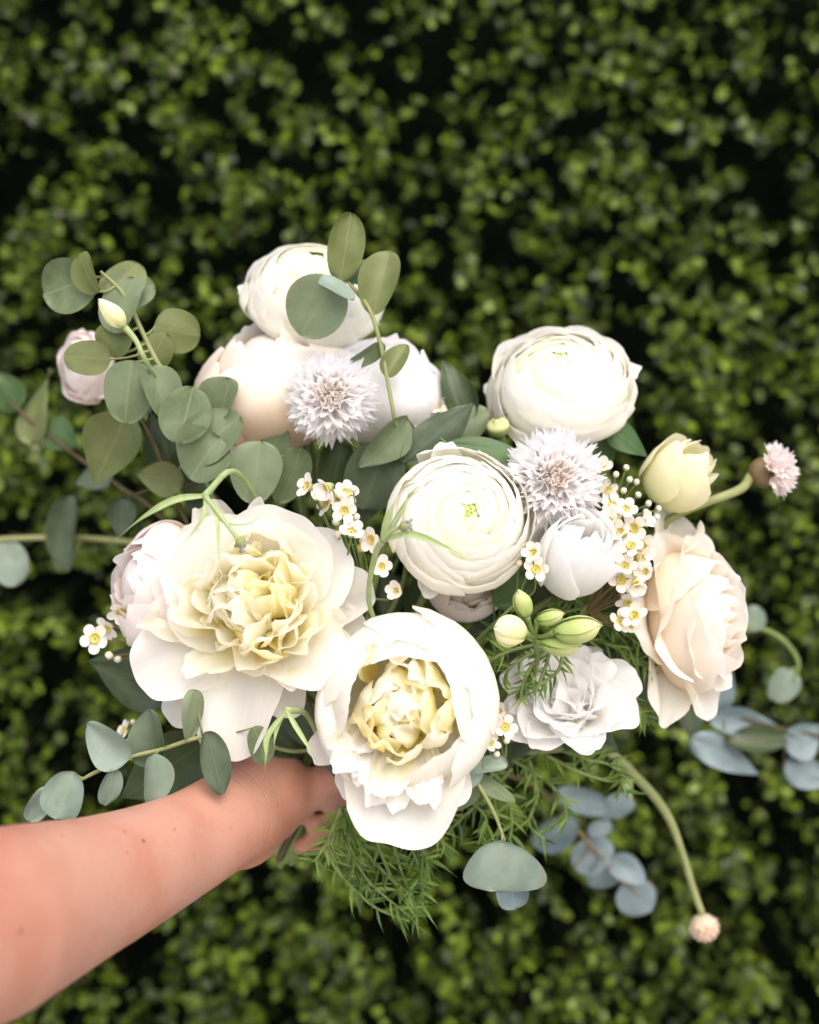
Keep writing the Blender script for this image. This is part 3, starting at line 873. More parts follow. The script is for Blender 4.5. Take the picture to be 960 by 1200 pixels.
def scabiosa():
    d = .655; c = P(905, 552, d)
    T = Thing('scabiosa', c, (.72, -.45, .12), 'small pink scabiosa bud on a long arching stem at the far right', 'flower')
    rng = np.random.default_rng(73); R = 34 * d / FPX
    meshes = [floret_mesh('floret', R, 900 + i, 'pinkfl') for i in range(3)]
    for n, tilt, sc in [(14, 66, .72), (13, 46, .86), (10, 28, .95), (6, 10, 1.0)]:
        for k in range(n):
            o = link('floret', meshes[k % 3], T.root)
            ph = 2 * math.pi * k / n + rng.uniform(-.2, .2); th = math.radians(tilt + rng.uniform(-6, 6))
            dr = Vector((math.sin(th) * math.cos(ph), math.sin(th) * math.sin(ph), math.cos(th)))
            o.rotation_mode = 'QUATERNION'; o.rotation_quaternion = dr.to_track_quat('Z', 'Y')
            o.location = (math.cos(ph) * math.sin(th) * .35 * R, math.sin(ph) * math.sin(th) * .35 * R, -.05 * R)
            o.scale = (sc,) * 3
    T.part('calyx', blob((0, 0, -.30 * R), .55 * R, (0, 0, 1), .9, 12, 8), M['stembrown'])
    a = c - T.axis * .7 * R
    pts = [a, P(868, 573, d - .005), P(830, 588, d - .012), P(785, 608, d - .012), P(735, 650, .645), G + UB * .06, G, G - UB * .035]
    T.part('stem', tube(pts, [.0030, .0028, .0026, .0024, .0022, .002, .002, .002], 30, 8), M['stempale'], True)
scabiosa()

def nodding_bud():
    d = .72
    c = P(825, 1086, d)
    T = Thing('scabiosa', c, (.25, -.1, -.95), 'closed beige round bud hanging on a thick drooping stem at the lower right', 'flower')
    R = 16 * d / FPX
    T.part('bud', blob((0, 0, 0), R, (0, 0, 1), .95, 14, 10), mat_petal('beige_bud', [(0, (.45, .42, .25)), (.5, (.62, .48, .36)), (1, (.66, .50, .40))], .05))
    T.part('florets', merge([blob((math.sin(th) * math.cos(2.4 * i) * R * .95, math.sin(th) * math.sin(2.4 * i) * R * .95, math.cos(th) * R * .92), R * .2, (0, 0, 1), 1, 6, 5) for i, th in enumerate(np.arccos(np.linspace(.98, -.3, 48)))]), mat_plain('beige_floret', (.42, .30, .20), (.60, .44, .34), 300), kind='stuff')
    for k in range(9):
        T.part('sepal', petal(R * 1.3, R * .5, 40 * k, 60, -70, 0, R * .2, -R * .9, .5, .6, .7, 1.3, .01, 2, 0, 0, nu=5, nv=6), M['stempale'])
    pts = [c + np.array([-.001, 0, .9 * R]), P(812, 1040, d), P(800, 1000, d), P(782, 955, d), P(750, 915, d - .01), P(700, 876, .69), P(600, 880, .67), G + UB * .05 + np.array([.004, 0, 0]), G, G - UB * .035]
    T.part('stem', tube(pts, [.0021, .0023, .0022, .0028, .0030, .0027, .0025, .0022, .002, .002], 60, 10), M['stempale'], True)
    T.part('leaf', strap([P(722, 893, d - .005), P(735, 915, d - .01), P(742, 945, d - .012)], .0045, (0, -1, 0)), M['bract'], True)
nodding_bud()

# ---- sprig of green buds
def bud_sprig():
    d = .575; s = d / FPX
    T = Thing('bud_sprig', P(628, 748, d + .01), (0, -.8, .5), 'sprig of five greenish cream lisianthus buds below the rolled white bloom', 'flower buds')
    rng = np.random.default_rng(81)
    J = P(627, 746, d + .006)
    stems = [tube([J, P(624, 790, d + .03), P(560, 860, .64), G + UB * .05, G, G - UB * .03], [.0013, .0016, .0018, .002, .002, .002], 22, 6)]
    for (bx, by, tx, ty, wd, mat, dd) in [(618, 742, 577, 736, 34, 'budcream', -.006), (618, 724, 606, 690, 20, 'budgreen', -.002), (628, 727, 663, 719, 18, 'budgreen', .0), (648, 741, 708, 733, 30, 'budgreen', -.004), (632, 752, 684, 758, 25, 'budgreen', .004)]:
        A = P(bx, by, d + dd); B = P(tx, ty, d + dd - .004)
        ax = nrm(B - A); h = np.linalg.norm(B - A); r = wd / 2 * s
        Rm = frame(ax)
        pr = None
        for k in range(5):
            path = [(.15 * r, 0), (.75 * r, .18 * h), (1.0 * r, .5 * h), (.72 * r, .78 * h), (.10 * r, (1.0 - .02 * k) * h)]
            V, F, U = wrap(path, 72 * k, .85, .16, .2, 2, .015, 2, .01, 0, .7, .8, rng, 9, 10)
            V = V @ Rm.T + A
            o = T.part('bud' if pr is None else 'petal', (V, F, U), M[mat], True, pr)
            pr = pr or o
        for k in range(4):
            V, F, U = petal(h * .55, r * .5, 90 * k + 20, 45, -50, 0, r * .15, 0, .6, .6, .8, 1.1, .01, 2, 0, 0, nu=5, nv=7)
            T.part('sepal', (V @ Rm.T + A - ax * .0005, F, U), M['sepal'], True, pr)
        stems.append(tube([J, (J + A) / 2 - np.array([0, 0, .001]), A + ax * .001], [.0014, .0013, .0020], 8, 6))
    T.part('stem', merge(stems), M['stem'], True)
bud_sprig()

def lone_bud():
    d = .596
    T = Thing('bud_sprig', P(130, 368, d), (-.5, -.2, .7), 'single slim cream bud rising among the left eucalyptus leaves', 'flower buds')
    rng = np.random.default_rng(82)
    A, B = P(147, 384, d), P(115, 350, d - .004)
    ax = nrm(B - A); h = np.linalg.norm(B - A); r = 11 * d / FPX; Rm = frame(ax)
    pr = None
    for k in range(4):
        path = [(.15 * r, 0), (.85 * r, .2 * h), (1.0 * r, .45 * h), (.6 * r, .8 * h), (.05 * r, h)]
        V, F, U = wrap(path, 90 * k, 1.0, .16, .2, 2, .015, 2, .01, 0, .7, .8, rng, 9, 10)
        o = T.part('bud' if pr is None else 'petal', (V @ Rm.T + A, F, U), M['budcream'], True, pr); pr = pr or o
    for k in range(4):
        V, F, U = petal(h * .6, r * .5, 90 * k + 20, 45, -50, 0, r * .15, 0, .6, .6, .8, 1.1, .01, 2, 0, 0, nu=5, nv=7)
        T.part('sepal', (V @ Rm.T + A, F, U), M['bract'], True, pr)
    T.part('stem', tube([A, P(160, 400, d), P(172, 425, d), P(215, 500, .65), P(300, 700, .67), G + UB * .05, G, G - UB * .03], [.002, .0016, .0014, .0016, .002, .002, .002, .002], 26, 6), M['bract'], True)
lone_bud()

# ------------------------------------------------------------------ waxflower sprigs
def wax_meshes():
    V, F, U = [], [], []
    n = 5
    pv, pu = [], []
    for j in range(7):
        v = .5 - .5 * math.cos(math.pi * j / 6)
        for i in range(7):
            u = -1 + i / 3
            ww = .47 * math.sqrt(max(0, 1 - (2 * v - 1) ** 2)) ** .9 + .06 * (1 - v)
            pv.append((.40 + .92 * v, u * ww, .10 + .22 * v ** 2 + .22 * (u * ww) ** 2 * 2)); pu.append((u * .5 + .5, v))
    pv, pf, pu = np.array(pv), grid_faces(7, 7), np.array(pu)
    pm = mkmesh('petal', pv, pf, pu, M['wax'])
    # cup: outer wall, rim, sunken yellow floor
    prof = [(.10, -.75), (.34, -.45), (.46, -.05), (.50, .14), (.42, .18), (.36, .05), (.18, -.02), (.0, .02)]
    cv, cf, cu = [], [], []
    for j, (r, z) in enumerate(prof):
        for i in range(12):
            a = 2 * math.pi * i / 12
            cv.append((r * math.cos(a), r * math.sin(a), z)); cu.append((i / 12, j / 7))
    mi = []
    for j in range(len(prof) - 1):
        for i in range(12):
            i2 = (i + 1) % 12
            cf.append((j * 12 + i, j * 12 + i2, (j + 1) * 12 + i2, (j + 1) * 12 + i)); mi.append(0 if j >= 2 else 1)
    k0 = len(cv)
    for i in range(10):                      # stamens on the rim
        b = blob((.40 * math.cos(i * .628), .40 * math.sin(i * .628), .24), .055, (0, 0, 1), 1, 4, 3)
        n0 = len(cv); cv += [tuple(q) for q in b[0]]; cu += [tuple(q) for q in b[2]]
        cf += [tuple(x + n0 for x in q) for q in b[1]]; mi += [0] * len(b[1])
    b = blob((0, 0, .12), .09, (0, 0, 1), 1.6, 6, 4)
    n0 = len(cv); cv += [tuple(q) for q in b[0]]; cu += [tuple(q) for q in b[2]]; cf += [tuple(x + n0 for x in q) for q in b[1]]; mi += [1] * len(b[1])
    cm = mkmesh('blossom', cv, cf, cu, [M['waxcup'], M['bract']], mi)
    bv, bf, bu = blob((0, 0, 0), .42, (0, 0, 1), 1.15, 8, 6)
    bm = mkmesh('bud', bv, bf, bu, M['waxbud'])
    return pm, cm, bm
PM, CM, BM = wax_meshes()

def needles_on(a, b, rng, n, ln, wd):
    """short narrow leaves along the segment a-b"""
    out = []
    t = nrm(b - a)
    for k in range(n):
        p = a + (b - a) * (k + .5) / n
        o = nrm(np.cross(t, rng.normal(0, 1, 3)))
        dr = nrm(o * .75 + t * .6 + rng.normal(0, .1, 3))
        l = ln * rng.uniform(.7, 1.2)
        out.append(strap([p, p + dr * l * .5, p + dr * l + t * l * .12], wd, nrm(np.cross(o, t) + rng.normal(0, .3, 3)), 5, .2))
    return out

def wax_sprig(label, d, root, blossoms, buds, seed, rpx=13, leaves=8, stemmat='stem', via=None):
    rng = np.random.default_rng(seed)
    s = d / FPX
    A = P(*root)
    T = Thing('waxflower_sprig', A, (0, -.6, .8), label, 'flower sprig', 'waxflower sprigs')
    st = [tube([A] + ([P(*via)] if via else []) + [(A + G) / 2 + np.array([0, .02, 0]), G + UB * .05, G, G - UB * .03], [.0009, .0011, .0014, .0016, .0016], 20, 5)]
    lv = []
    for it in blossoms:
        px, py = it[0], it[1]
        dd = d + (it[2] if len(it) > 2 else rng.uniform(-.006, .006))
        c = P(px, py, dd)
        ax = nrm(np.array([rng.normal(0, .55), -1, .25 + rng.normal(0, .5)]) if len(it) < 4 else np.array(it[3]))
        R = rpx * s * rng.uniform(.9, 1.05)
        o = link('blossom', CM, T.root)
        Q = np.eye(4); Q[:3, :3] = T.R.T @ frame(ax) * R * .90; Q[:3, 3] = T.loc(c)
        o.matrix_local = Matrix(Q.tolist())
        r0 = rng.uniform(0, 72); cl = rng.choice([rng.uniform(-5, 8), rng.uniform(15, 42)], p=[.6, .4])
        for k in range(5):
            p = link('petal', PM, o)
            p.rotation_euler = (rng.uniform(-.12, .12), math.radians(rng.uniform(-10, 8) - cl), math.radians(r0 + 72 * k + rng.uniform(-6, 6)))
        b = c - ax * R * .5
        m = (A + b) / 2 + np.array([rng.normal(0, .003), .004, -.003])
        st.append(tube([A, m, b], [.0008, .0006, .0005], 9, 5))
        lv += needles_on(m, b, rng, max(2, leaves // 3), 12 * s, .9 * s)
    for px, py in buds:
        c = P(px, py, d + rng.uniform(-.004, .008))
        o = link('bud', BM, T.root)
        Q = np.eye(4); Q[:3, :3] = T.R.T @ frame(nrm([rng.normal(0, .5), -.7, .6])) * rpx * s * .75; Q[:3, 3] = T.loc(c)
        o.matrix_local = Matrix(Q.tolist())
        st.append(tube([A, (A + c) / 2 + np.array([0, .004, -.002]), c + np.array([0, .002, -.001])], [.0007, .0005, .0005], 8, 5))
    T.part('stem', merge(st), M[stemmat], True)
    lv += needles_on(A, A + np.array([0, .01, -.03]), rng, leaves, 14 * s, 1.0 * s)
    T.part('needles', merge(lv), M['needle'], True, kind='stuff')

wax_sprig('white waxflower cluster with yellow cups between the open peony and the central ranunculus', .578, (430, 700, .60), [(361, 570), (384, 571), (404, 598), (412, 624), (436, 632), (405, 578, .008), (447, 664), (466, 693), (395, 588, .004), (424, 642, .006), (384, 590, .010), (372, 582, .008)],
          [(398, 580), (414, 573), (394, 612), (396, 626), (418, 606)], 101, 14)
wax_sprig('two white waxflowers at the left of the rolled lisianthus', .582, (606, 706, .60), [(626, 648, -.002, (-.5, -.8, .3)), (628, 667, -.003, (.2, -.9, .1))], [(608, 660)], 102, 14, 5)
wax_sprig('dense white waxflower cluster against the left side of the peach rose', .598, (690, 716, .625),
          [(716, 612), (728, 624), (744, 618), (722, 638), (716, 648), (740, 640), (750, 654), (732, 664), (758, 670), (728, 680), (746, 684), (736, 706), (726, 728), (744, 722), (752, 612), (733, 597), (718, 662, .010), (741, 672, .012), (752, 640, .010), (722, 606, .010), (738, 735, .008)],
          [(726, 652), (750, 632), (738, 692)], 103, 14, 8, 'stembrown')
wax_sprig('thin greenish waxflower sprig with tiny buds below the upper right ranunculus', .615, (716, 602, .63), [(712, 574), (718, 592, .0), (706, 548)],
          [(738, 562), (746, 565), (760, 590), (757, 600), (772, 596), (731, 575), (770, 606), (748, 580), (722, 556), (734, 548)], 104, 12, 10)
wax_sprig('small waxflower sprig squeezed beside the frilly lisianthus by the cupped peony', .585, (590, 896, .61), [(573, 870), (586, 834), (592, 852, .006)], [(582, 884), (594, 868), (578, 852)], 105, 13, 6)
wax_sprig('small waxflower sprig at the back beside the upper dark leaves', .632, (520, 520, .65), [(512, 476), (494, 505), (526, 480)], [(500, 482), (508, 500)], 106, 13, 5)
wax_sprig('waxflower sprig sticking out at the left below the blush peony', .61, (205, 752, .63), [(142, 716, -.004), (112, 748), (126, 736, .012)], [(148, 742), (128, 768), (138, 772), (170, 745)], 107, 15, 14, 'stembrown')
wax_sprig('tiny waxflower sprig just above the lower left pale eucalyptus', .625, (180, 880, .64), [(146, 856, .0, (-.7, -.5, .4)), (150, 874)], [(140, 866), (156, 846)], 108, 11, 6, 'stembrown')

# ------------------------------------------------------------------ leafy branches
def leaf_geo(base, dirv, nor, L, W, rng, tipp=.12, wave=.05, cup=.25, bend=.15, shape='round', nu=9, nv=15):
    d = nrm(dirv); n_ = nrm(np.asarray(nor) - d * np.dot(nor, d)); s = np.cross(n_, d)
    V, U = [], []
    ph = rng.uniform(0, 6.28, 3)
    for j in range(nv):
        v = .5 - .5 * math.cos(math.pi * j / (nv - 1))
        if shape == 'round':
            ww = math.sqrt(max(0, 1 - (2 * v - 1) ** 2)) ** .92 * (1 + .10 * math.sin(ph[0] + 3 * v))
            along = v + tipp * .5 * v ** 4
        elif shape == 'long':
            ww = math.sin(math.pi * v ** .85) ** .9
            along = v
        else:  # ovate with a pointed tip
            ww = (math.sin(math.pi * min(1, v) ** .72) ** .85) * (1 - .25 * v)
            along = v
        for i in range(nu):
            u = -1 + 2 * i / (nu - 1)
            x = u * W / 2 * ww
            z = cup * W * .5 * (u * ww) ** 2 - bend * L * v * v + wave * L * math.sin(3.2 * v + 2 * u + ph[1]) * abs(u) + .018 * W * math.sin(7 * v + ph[2]) * u
            V.append(np.asarray(base) + d * along * L + s * x + n_ * z)
            U.append((.5 + u * .5 * (.25 + .75 * ww), v))
    return np.array(V), grid_faces(nu, nv), np.array(U)

def branch(name, label, cat, d, stem, leaves, seed, mat, stemmat='stem', r=.0013, group=None, shape='round', to_grip=True, cup=.25):
    """leaves: (x, y, length, width, tip direction in degrees, [pitch, roll, depth offset, material, shape])"""
    rng = np.random.default_rng(seed)
    pts = [P(*(p if len(p) == 3 else (p[0], p[1], d))) for p in stem]
    T = Thing(name, pts[0], (0, 0, 1), label, cat, group)
    full = list(pts)
    if to_grip:
        o = bundle_off()
        full = [G - UB * .032 + o, G + o, G + UB * .055 + o * 1.5] + full
    n_ = 12 + 6 * len(full)
    path = catmull(full, n_)
    parts = [tube(full, [r * 1.4] + [r * 1.2] * 2 + [r] * max(1, len(pts) - 1) + [r * .55], n_, 6)]
    for lf in leaves:
        x, y, L, W, ang = lf[:5]
        pit, rol, dd, mt, sh = (list(lf[5:]) + [None] * 5)[:5]
        pit = rng.uniform(-14, 14) if pit is None else pit
        rol = rng.uniform(-18, 18) if rol is None else rol
        dd = rng.uniform(-.004, .004) if dd is None else dd
        dl = d + dd
        s = dl / FPX
        a = math.radians(ang)
        dv = np.array([math.cos(a), 0, math.sin(a)])
        nv = np.array([0, -1.0, 0])
        p_ = math.radians(pit)
        dv, nv = dv * math.cos(p_) + nv * math.sin(p_), nv * math.cos(p_) - dv * math.sin(p_)
        sv = np.cross(nv, dv); r_ = math.radians(rol)
        nv = nv * math.cos(r_) + sv * math.sin(r_)
        L_ = L * s / max(.5, math.cos(p_)); W_ = 1.06 * W * s / max(.45, math.cos(r_))
        c = P(x, y, dl)
        base = c - dv * L_ * .5
        T.part('leaf', leaf_geo(base, dv, nv, L_, W_, rng, cup=cup * rng.uniform(-.8, 3.0), bend=rng.uniform(-.12, .32), shape=sh or shape, wave=rng.uniform(.03, .11)), M[mt or mat], True)
        # petiole to the nearest point of the stem
        k = np.argmin(np.linalg.norm(path - base, axis=1))
        q = path[max(0, k - 1)]
        dist = np.linalg.norm(q - base)
        if dist < .05:
            parts.append(tube([q, (q + base) / 2 + np.array([0, .001, -.001]), base + dv * L_ * .03], [r * .6, r * .5, r * .4], 6, 5))
    T.part('stem', merge(parts), M[stemmat], True)
    return T

EG = 'eucalyptus branches'
branch('eucalyptus_branch', 'tall silver dollar eucalyptus branch rising at the left with grey green round leaves', 'branch', .612, [(300, 600, .64), (262, 545), (232, 500), (208, 462), (182, 420), (165, 385), (145, 345), (118, 318)],
       [(82, 334, 62, 62, 200, 0, 10), (101, 323, 46, 32, 125, 10, 35, -.006, 'eucolive'), (142, 326, 54, 48, 60, -15, 10, .012, 'eucolive'), (140, 358, 66, 44, 75, 5, 20, -.004), (150, 340, 56, 50, 20, -10, 0, .016),
        (206, 388, 52, 54, 350, -5, -10, .006, 'eucolive'), (103, 419, 54, 44, 175, 0, 0, -.006, 'eucolive'), (136, 398, 42, 42, 70, 10, 10, 0, 'eucolive'), (183, 412, 44, 38, 60, 5, -20, .004, 'eucolive'),
        (149, 455, 68, 60, 262, 8, 0, -.012), (187, 458, 62, 42, 290, 0, 30, -.004), (219, 485, 66, 58, 258, 5, -5, -.008), (264, 468, 46, 40, 70, 5, 25, 0), (250, 512, 72, 62, 40, 0, 10, -.006), (240, 534, 56, 66, 230, 8, -10, -.012),
        (300, 551, 70, 58, 262, 5, 0, -.008), (344, 556, 66, 38, 255, 0, 30, .0), (322, 520, 40, 34, 60, 0, 20, .01), (165, 470, 40, 30, 240, -20, 10, .012, 'dusk')], 201, 'euc', 'stempale', .0014, EG)
branch('eucalyptus_branch', 'thin eucalyptus sprig with dark round leaves standing in front of the topmost ranunculus', 'branch', .606, [(470, 540, .63), (463, 495), (455, 450), (445, 400), (434, 365), (418, 342), (405, 328)],
       [(405, 292, 76, 40, 80, 8, -15, -.004, 'eucolive'), (373, 357, 72, 64, 235, 0, 0, -.008, 'euc'), (394, 337, 46, 24, 325, 12, 40, -.016, 'eucpale'), (445, 332, 76, 44, 78, 0, 12, .0, 'eucolive'), (424, 318, 40, 30, 60, -30, 20, .008, 'green'),
        (463, 422, 44, 26, 60, 0, 10, .0, 'eucolive'), (430, 417, 50, 18, 215, 10, 45, 0, 'euc')], 202, 'euc', 'stempale', .0012, EG)
branch('salal_branch', 'dark olive broad leaves behind the left eucalyptus branch', 'branch', .655, [(235, 640, .66), (205, 580), (185, 530), (165, 490)],
       [(130, 526, 92, 72, 245, 0, 0, .0, 'eucolive'), (186, 518, 84, 50, 110, 0, 20, .004), (186, 560, 60, 44, 175, 0, 10, -.006, 'eucolive'), (142, 607, 50, 36, 265, 0, 10, .02, 'dusk'), (225, 560, 60, 44, 200, 0, 0, .006), (235, 590, 60, 40, 150, 0, 0, .01)],
       203, 'salal', 'stemdark', .0013, 'dark leaf branches', 'ovate')
branch('salal_branch', 'blurred green leaves on a stem at the far left edge of the bouquet', 'branch', .745, [(200, 620, .72), (140, 570), (90, 535), (45, 500), (10, 470)],
       [(40, 475, 92, 40, 85, 0, 30, .0, 'eucolive'), (6, 456, 60, 44, 130, 0, 0, .0, 'green'), (72, 511, 50, 44, 330, 0, 0, .0, 'green'), (110, 560, 46, 34, 200, 0, 0, 0, 'dusk')], 204, 'salal', 'stemdark', .0013, 'dark leaf branches', 'ovate')
branch('eucalyptus_branch', 'blurred horizontal pale stem with grey leaves reaching the left edge', 'branch', .78, [(250, 660, .70), (190, 640), (140, 634), (80, 630), (0, 632), (-60, 640)],
       [(80, 628, 84, 38, 88, 0, 15, -.006, 'dusk'), (10, 658, 54, 36, 285, 0, 20, 0, 'eucpale'), (-30, 620, 50, 40, 120)], 205, 'euc', 'stempale', .0020, EG)
branch('eucalyptus_branch', 'pale eucalyptus sprig with hanging leaves lying over the forearm at the lower left', 'branch', .572, [(340, 880, .62), (280, 862, .60), (235, 864), (190, 878), (150, 888), (112, 905), (85, 920)],
       [(127, 871, 62, 44, 140, 0, 15, -.002, 'eucpale'), (176, 870, 62, 40, 105, 5, 20, .004, 'dusk'), (78, 930, 54, 52, 250, 0, 0, -.002, 'eucpale'), (46, 941, 42, 26, 240, 0, 30, .006, 'eucpale'), (130, 922, 44, 20, 262, 0, 40, -.004, 'eucpale'), (183, 912, 56, 26, 280, 5, 45, -.008, 'eucpale'),
        (227, 838, 60, 24, 268, 0, 40, -.006, 'euc'), (251, 892, 72, 26, 285, 0, 40, -.004, 'dusk'), (305, 872, 44, 30, 290, 0, 20, 0, 'euc')], 206, 'euc', 'stempale', .0012, EG, to_grip=True)
branch('salal_branch', 'large dark leaves under the big open peony at the left', 'branch', .628, [(330, 880, .65), (270, 840), (230, 810), (190, 780)],
       [(152, 792, 110, 74, 165, 0, 10, .0), (188, 765, 110, 66, 110, 0, 20, .004), (190, 905, 124, 80, 215, 0, 0, -.004, 'salal'), (236, 866, 120, 74, 200, 0, 0, .004), (330, 865, 70, 50, 320, 0, 0, -.004), (390, 880, 64, 44, 280, 0, 0, -.006, 'dusk'), (355, 852, 70, 40, 300, 0, 10, .0, 'dusk'),
        (285, 850, 60, 44, 240, 0, 0, 0)], 207, 'salal', 'stemdark', .0013, 'dark leaf branches', 'ovate')
branch('eucalyptus_branch', 'blue green leaves between the left fringed flower and the central ranunculus', 'branch', .618, [(470, 690, .64), (468, 600), (472, 550), (490, 510), (520, 490)],
       [(440, 556, 78, 72, 250, 0, 0, .0, 'dusk'), (455, 519, 80, 36, 235, 8, 30, -.012, 'euc', 'long'), (513, 508, 108, 38, 40, 0, 25, -.008, 'dusk', 'long'), (574, 524, 106, 24, 355, 0, 35, -.014, 'green', 'long'), (535, 455, 80, 40, 120, 0, 10, .02, 'salal', 'ovate'), (395, 545, 60, 40, 260, 0, 0, .008, 'salal'),
        (540, 500, 70, 44, 30, 0, 0, .014, 'euc'), (420, 590, 60, 44, 230, 0, 0, .016, 'salal'), (478, 575, 50, 40, 280, 0, 0, .01, 'dusk')], 208, 'euc', 'stem', .0013, EG)
branch('salal_branch', 'fresh green pointed leaves peeping out beside the upper right ranunculus', 'branch', .645, [(640, 700, .65), (660, 600), (690, 540), (705, 510)],
       [(737, 516, 66, 38, 325, 0, 15, -.008, 'green', 'ovate'), (705, 530, 60, 40, 290, 0, 0, .0, 'green'), (588, 500, 40, 28, 60, 0, 0, -.006, 'green'), (604, 640, 96, 56, 75, 0, 0, -.024, 'eucolive'), (606, 690, 66, 44, 30, 0, 0, -.028, 'green'), (690, 600, 60, 30, 60, 0, 0, 0, 'green'), (640, 700, 70, 50, 300, 0, 0, .0), (700, 760, 80, 46, 250, 0, 0, -.004), (745, 760, 80, 50, 300, 0, 0, .0)],
       209, 'salal', 'stem', .0013, 'dark leaf branches', 'ovate')
branch('eucalyptus_branch', 'pale folded eucalyptus leaf pair hanging below the cupped peony on a thin stem', 'branch', .585, [(520, 890, .62), (548, 896, .60), (560, 918), (578, 950), (592, 986)],
       [(540, 908, 56, 40, 205, 10, 20, -.004, 'eucpale'), (562, 898, 60, 20, 10, 0, 45, 0, 'eucpale'), (584, 1016, 62, 82, 262, 0, 10, -.004, 'eucpale'), (600, 1044, 36, 40, 280, 0, 0, .008, 'eucblue'), (545, 938, 44, 24, 240, 0, 30, .004, 'euc'), (576, 922, 60, 18, 330, 0, 40, .004, 'euc')], 210, 'eucpale', 'stempale', .0011, EG)
branch('eucalyptus_branch', 'blurred drooping eucalyptus sprig with small blue grey leaves at the lower right', 'branch', .80, [(560, 900, .68), (625, 920), (662, 955), (700, 1000), (728, 1030), (748, 1050)],
       [(680, 938, 62, 30, 345, 0, 10, 0), (652, 975, 56, 38, 215, 0, 0, -.004), (694, 1003, 50, 34, 30, 0, 20, 0), (706, 1022, 44, 34, 250, 0, 10, .004), (734, 1018, 46, 26, 330, 0, 20, 0), (746, 1053, 48, 42, 320, 0, 0, 0), (703, 972, 30, 18, 20, 0, 0, 0), (722, 945, 30, 40, 280, 0, 20, .01)], 211, 'eucblue', 'stembrown', .0012, EG)
branch('eucalyptus_branch', 'blurred eucalyptus branch with long blue grey leaves at the right under the peach rose', 'branch', .79, [(640, 870, .68), (740, 830, .71), (800, 822), (850, 835), (900, 850), (960, 862), (1000, 870)],
       [(850, 886, 92, 40, 332, 0, 10, -.006), (873, 846, 84, 34, 355, 0, 10, -.002), (893, 866, 86, 30, 4, 0, 20, -.008, 'salal', 'long'), (946, 866, 56, 44, 30, 0, 0, -.004), (950, 907, 66, 40, 345, 0, 0, 0), (842, 805, 60, 46, 60, 0, 10, .004), (790, 800, 66, 34, 20, 0, 20, 0), (1000, 850, 60, 50, 20), (812, 850, 50, 30, 280, 0, 0, 0, 'dusk')], 212, 'eucblue', 'stemdark', .0013, EG, 'ovate')
branch('green_sprig', 'blurred curved green stem with a round pale leaf beyond the peach rose', 'branch', .80, [(720, 800, .70), (820, 740), (880, 735), (915, 748), (935, 775), (930, 800)],
       [(918, 802, 40, 38, 250, 0, 0, 0, 'eucpale'), (880, 725, 30, 26, 60, 0, 0, 0, 'eucpale')], 213, 'eucpale', 'stem', .0019)
branch('salal_branch', 'dark leaves filling the middle of the bouquet behind the buds', 'branch', .655, [(420, 860, .66), (520, 780), (600, 760), (680, 770), (760, 800)],
       [(560, 760, 90, 60, 60), (620, 790, 90, 60, 330), (680, 760, 90, 60, 40), (740, 790, 90, 60, 300), (500, 700, 80, 60, 100), (690, 860, 80, 60, 330), (600, 870, 90, 60, 260), (640, 660, 80, 60, 80), (560, 900, 70, 50, 240), (450, 690, 70, 50, 100), (730, 700, 80, 50, 50), (400, 650, 70, 50, 120), (380, 740, 70, 50, 160), (420, 700, 70, 50, 60)], 214, 'salal', 'stemdark', .0013, 'dark leaf branches', 'ovate')

# ---- closed green bud peeping between flowers
globe('ranunculus_bud', 584, 500, .628, 13, (-.2, -.6, .7), M['budgreen'], 'tiny green bud under the left rim of the upper right ranunculus', 36, n=5, lip=.3, squash=1.2)

# ---- spidery green bracts with a tiny seed head
def bract_sprig(label, d, stem, hub, leaves, head, seed):
    T = Thing('bract_sprig', P(*hub, d), (0, -1, .2), label, 'green sprig', 'spidery green bracts')
    pts = [P(*(p if len(p) == 3 else (*p, d))) for p in stem]
    H = P(*hub, d - .004)
    o = bundle_off()
    T.part('stem', tube([G - UB * .03 + o, G + o, G + UB * .05 + o] + pts + [H], [.0014, .0014, .0014, .0014, .0013, .0016, .0018], 30, 8), M['bract'], True)
    for wd, pl in leaves:
        q = [H] + [P(x, y, d - .004 + dz) for x, y, dz in pl]
        T.part('leaf', strap(q, wd * d / FPX, nrm([.1, -1, .25]), 16, .3), M['bract'], True)
    if not head: return
    hp = [H] + [P(x, y, d - .004 + dz) for x, y, dz in head]
    T.part('flower_stalk', tube(hp, [.0016, .0012, .0010], 10, 7), M['bract'], True)
    e = hp[-1]
    h = T.part('seed_head', blob(e, 6.5 * d / FPX, nrm(hp[-1] - hp[-2]), 1.0, 10, 8), M['stempale'], True)
    rng = np.random.default_rng(seed)
    bits = [blob(e + nrm(hp[-1] - hp[-2]) * .0022 + rng.normal(0, .0011, 3), .0009, (0, 0, 1), 1, 5, 4) for _ in range(14)]
    T.part('seeds', merge(bits), mat_plain('seed_grey', (.16, .16, .16), (.34, .34, .36), 500), True, h, 'stuff')
bract_sprig('spidery green bract with narrow curling leaves draped over the big open peony', .545, [(330, 660, .63), (300, 585, .605), (272, 552, .572)], (240, 581),
            [(4.2, [(205, 586, -.006), (168, 606, -.004), (136, 632, .004)]), (2.4, [(240, 600, -.006), (228, 622, -.008), (204, 646, -.010)]), (2.6, [(254, 606, -.008), (256, 640, -.012), (258, 680, -.014)]), (1.4, [(262, 612, -.006), (296, 612, -.008), (312, 586, -.008)])],
            [(258, 604, -.008), (282, 636, -.012)], 301)
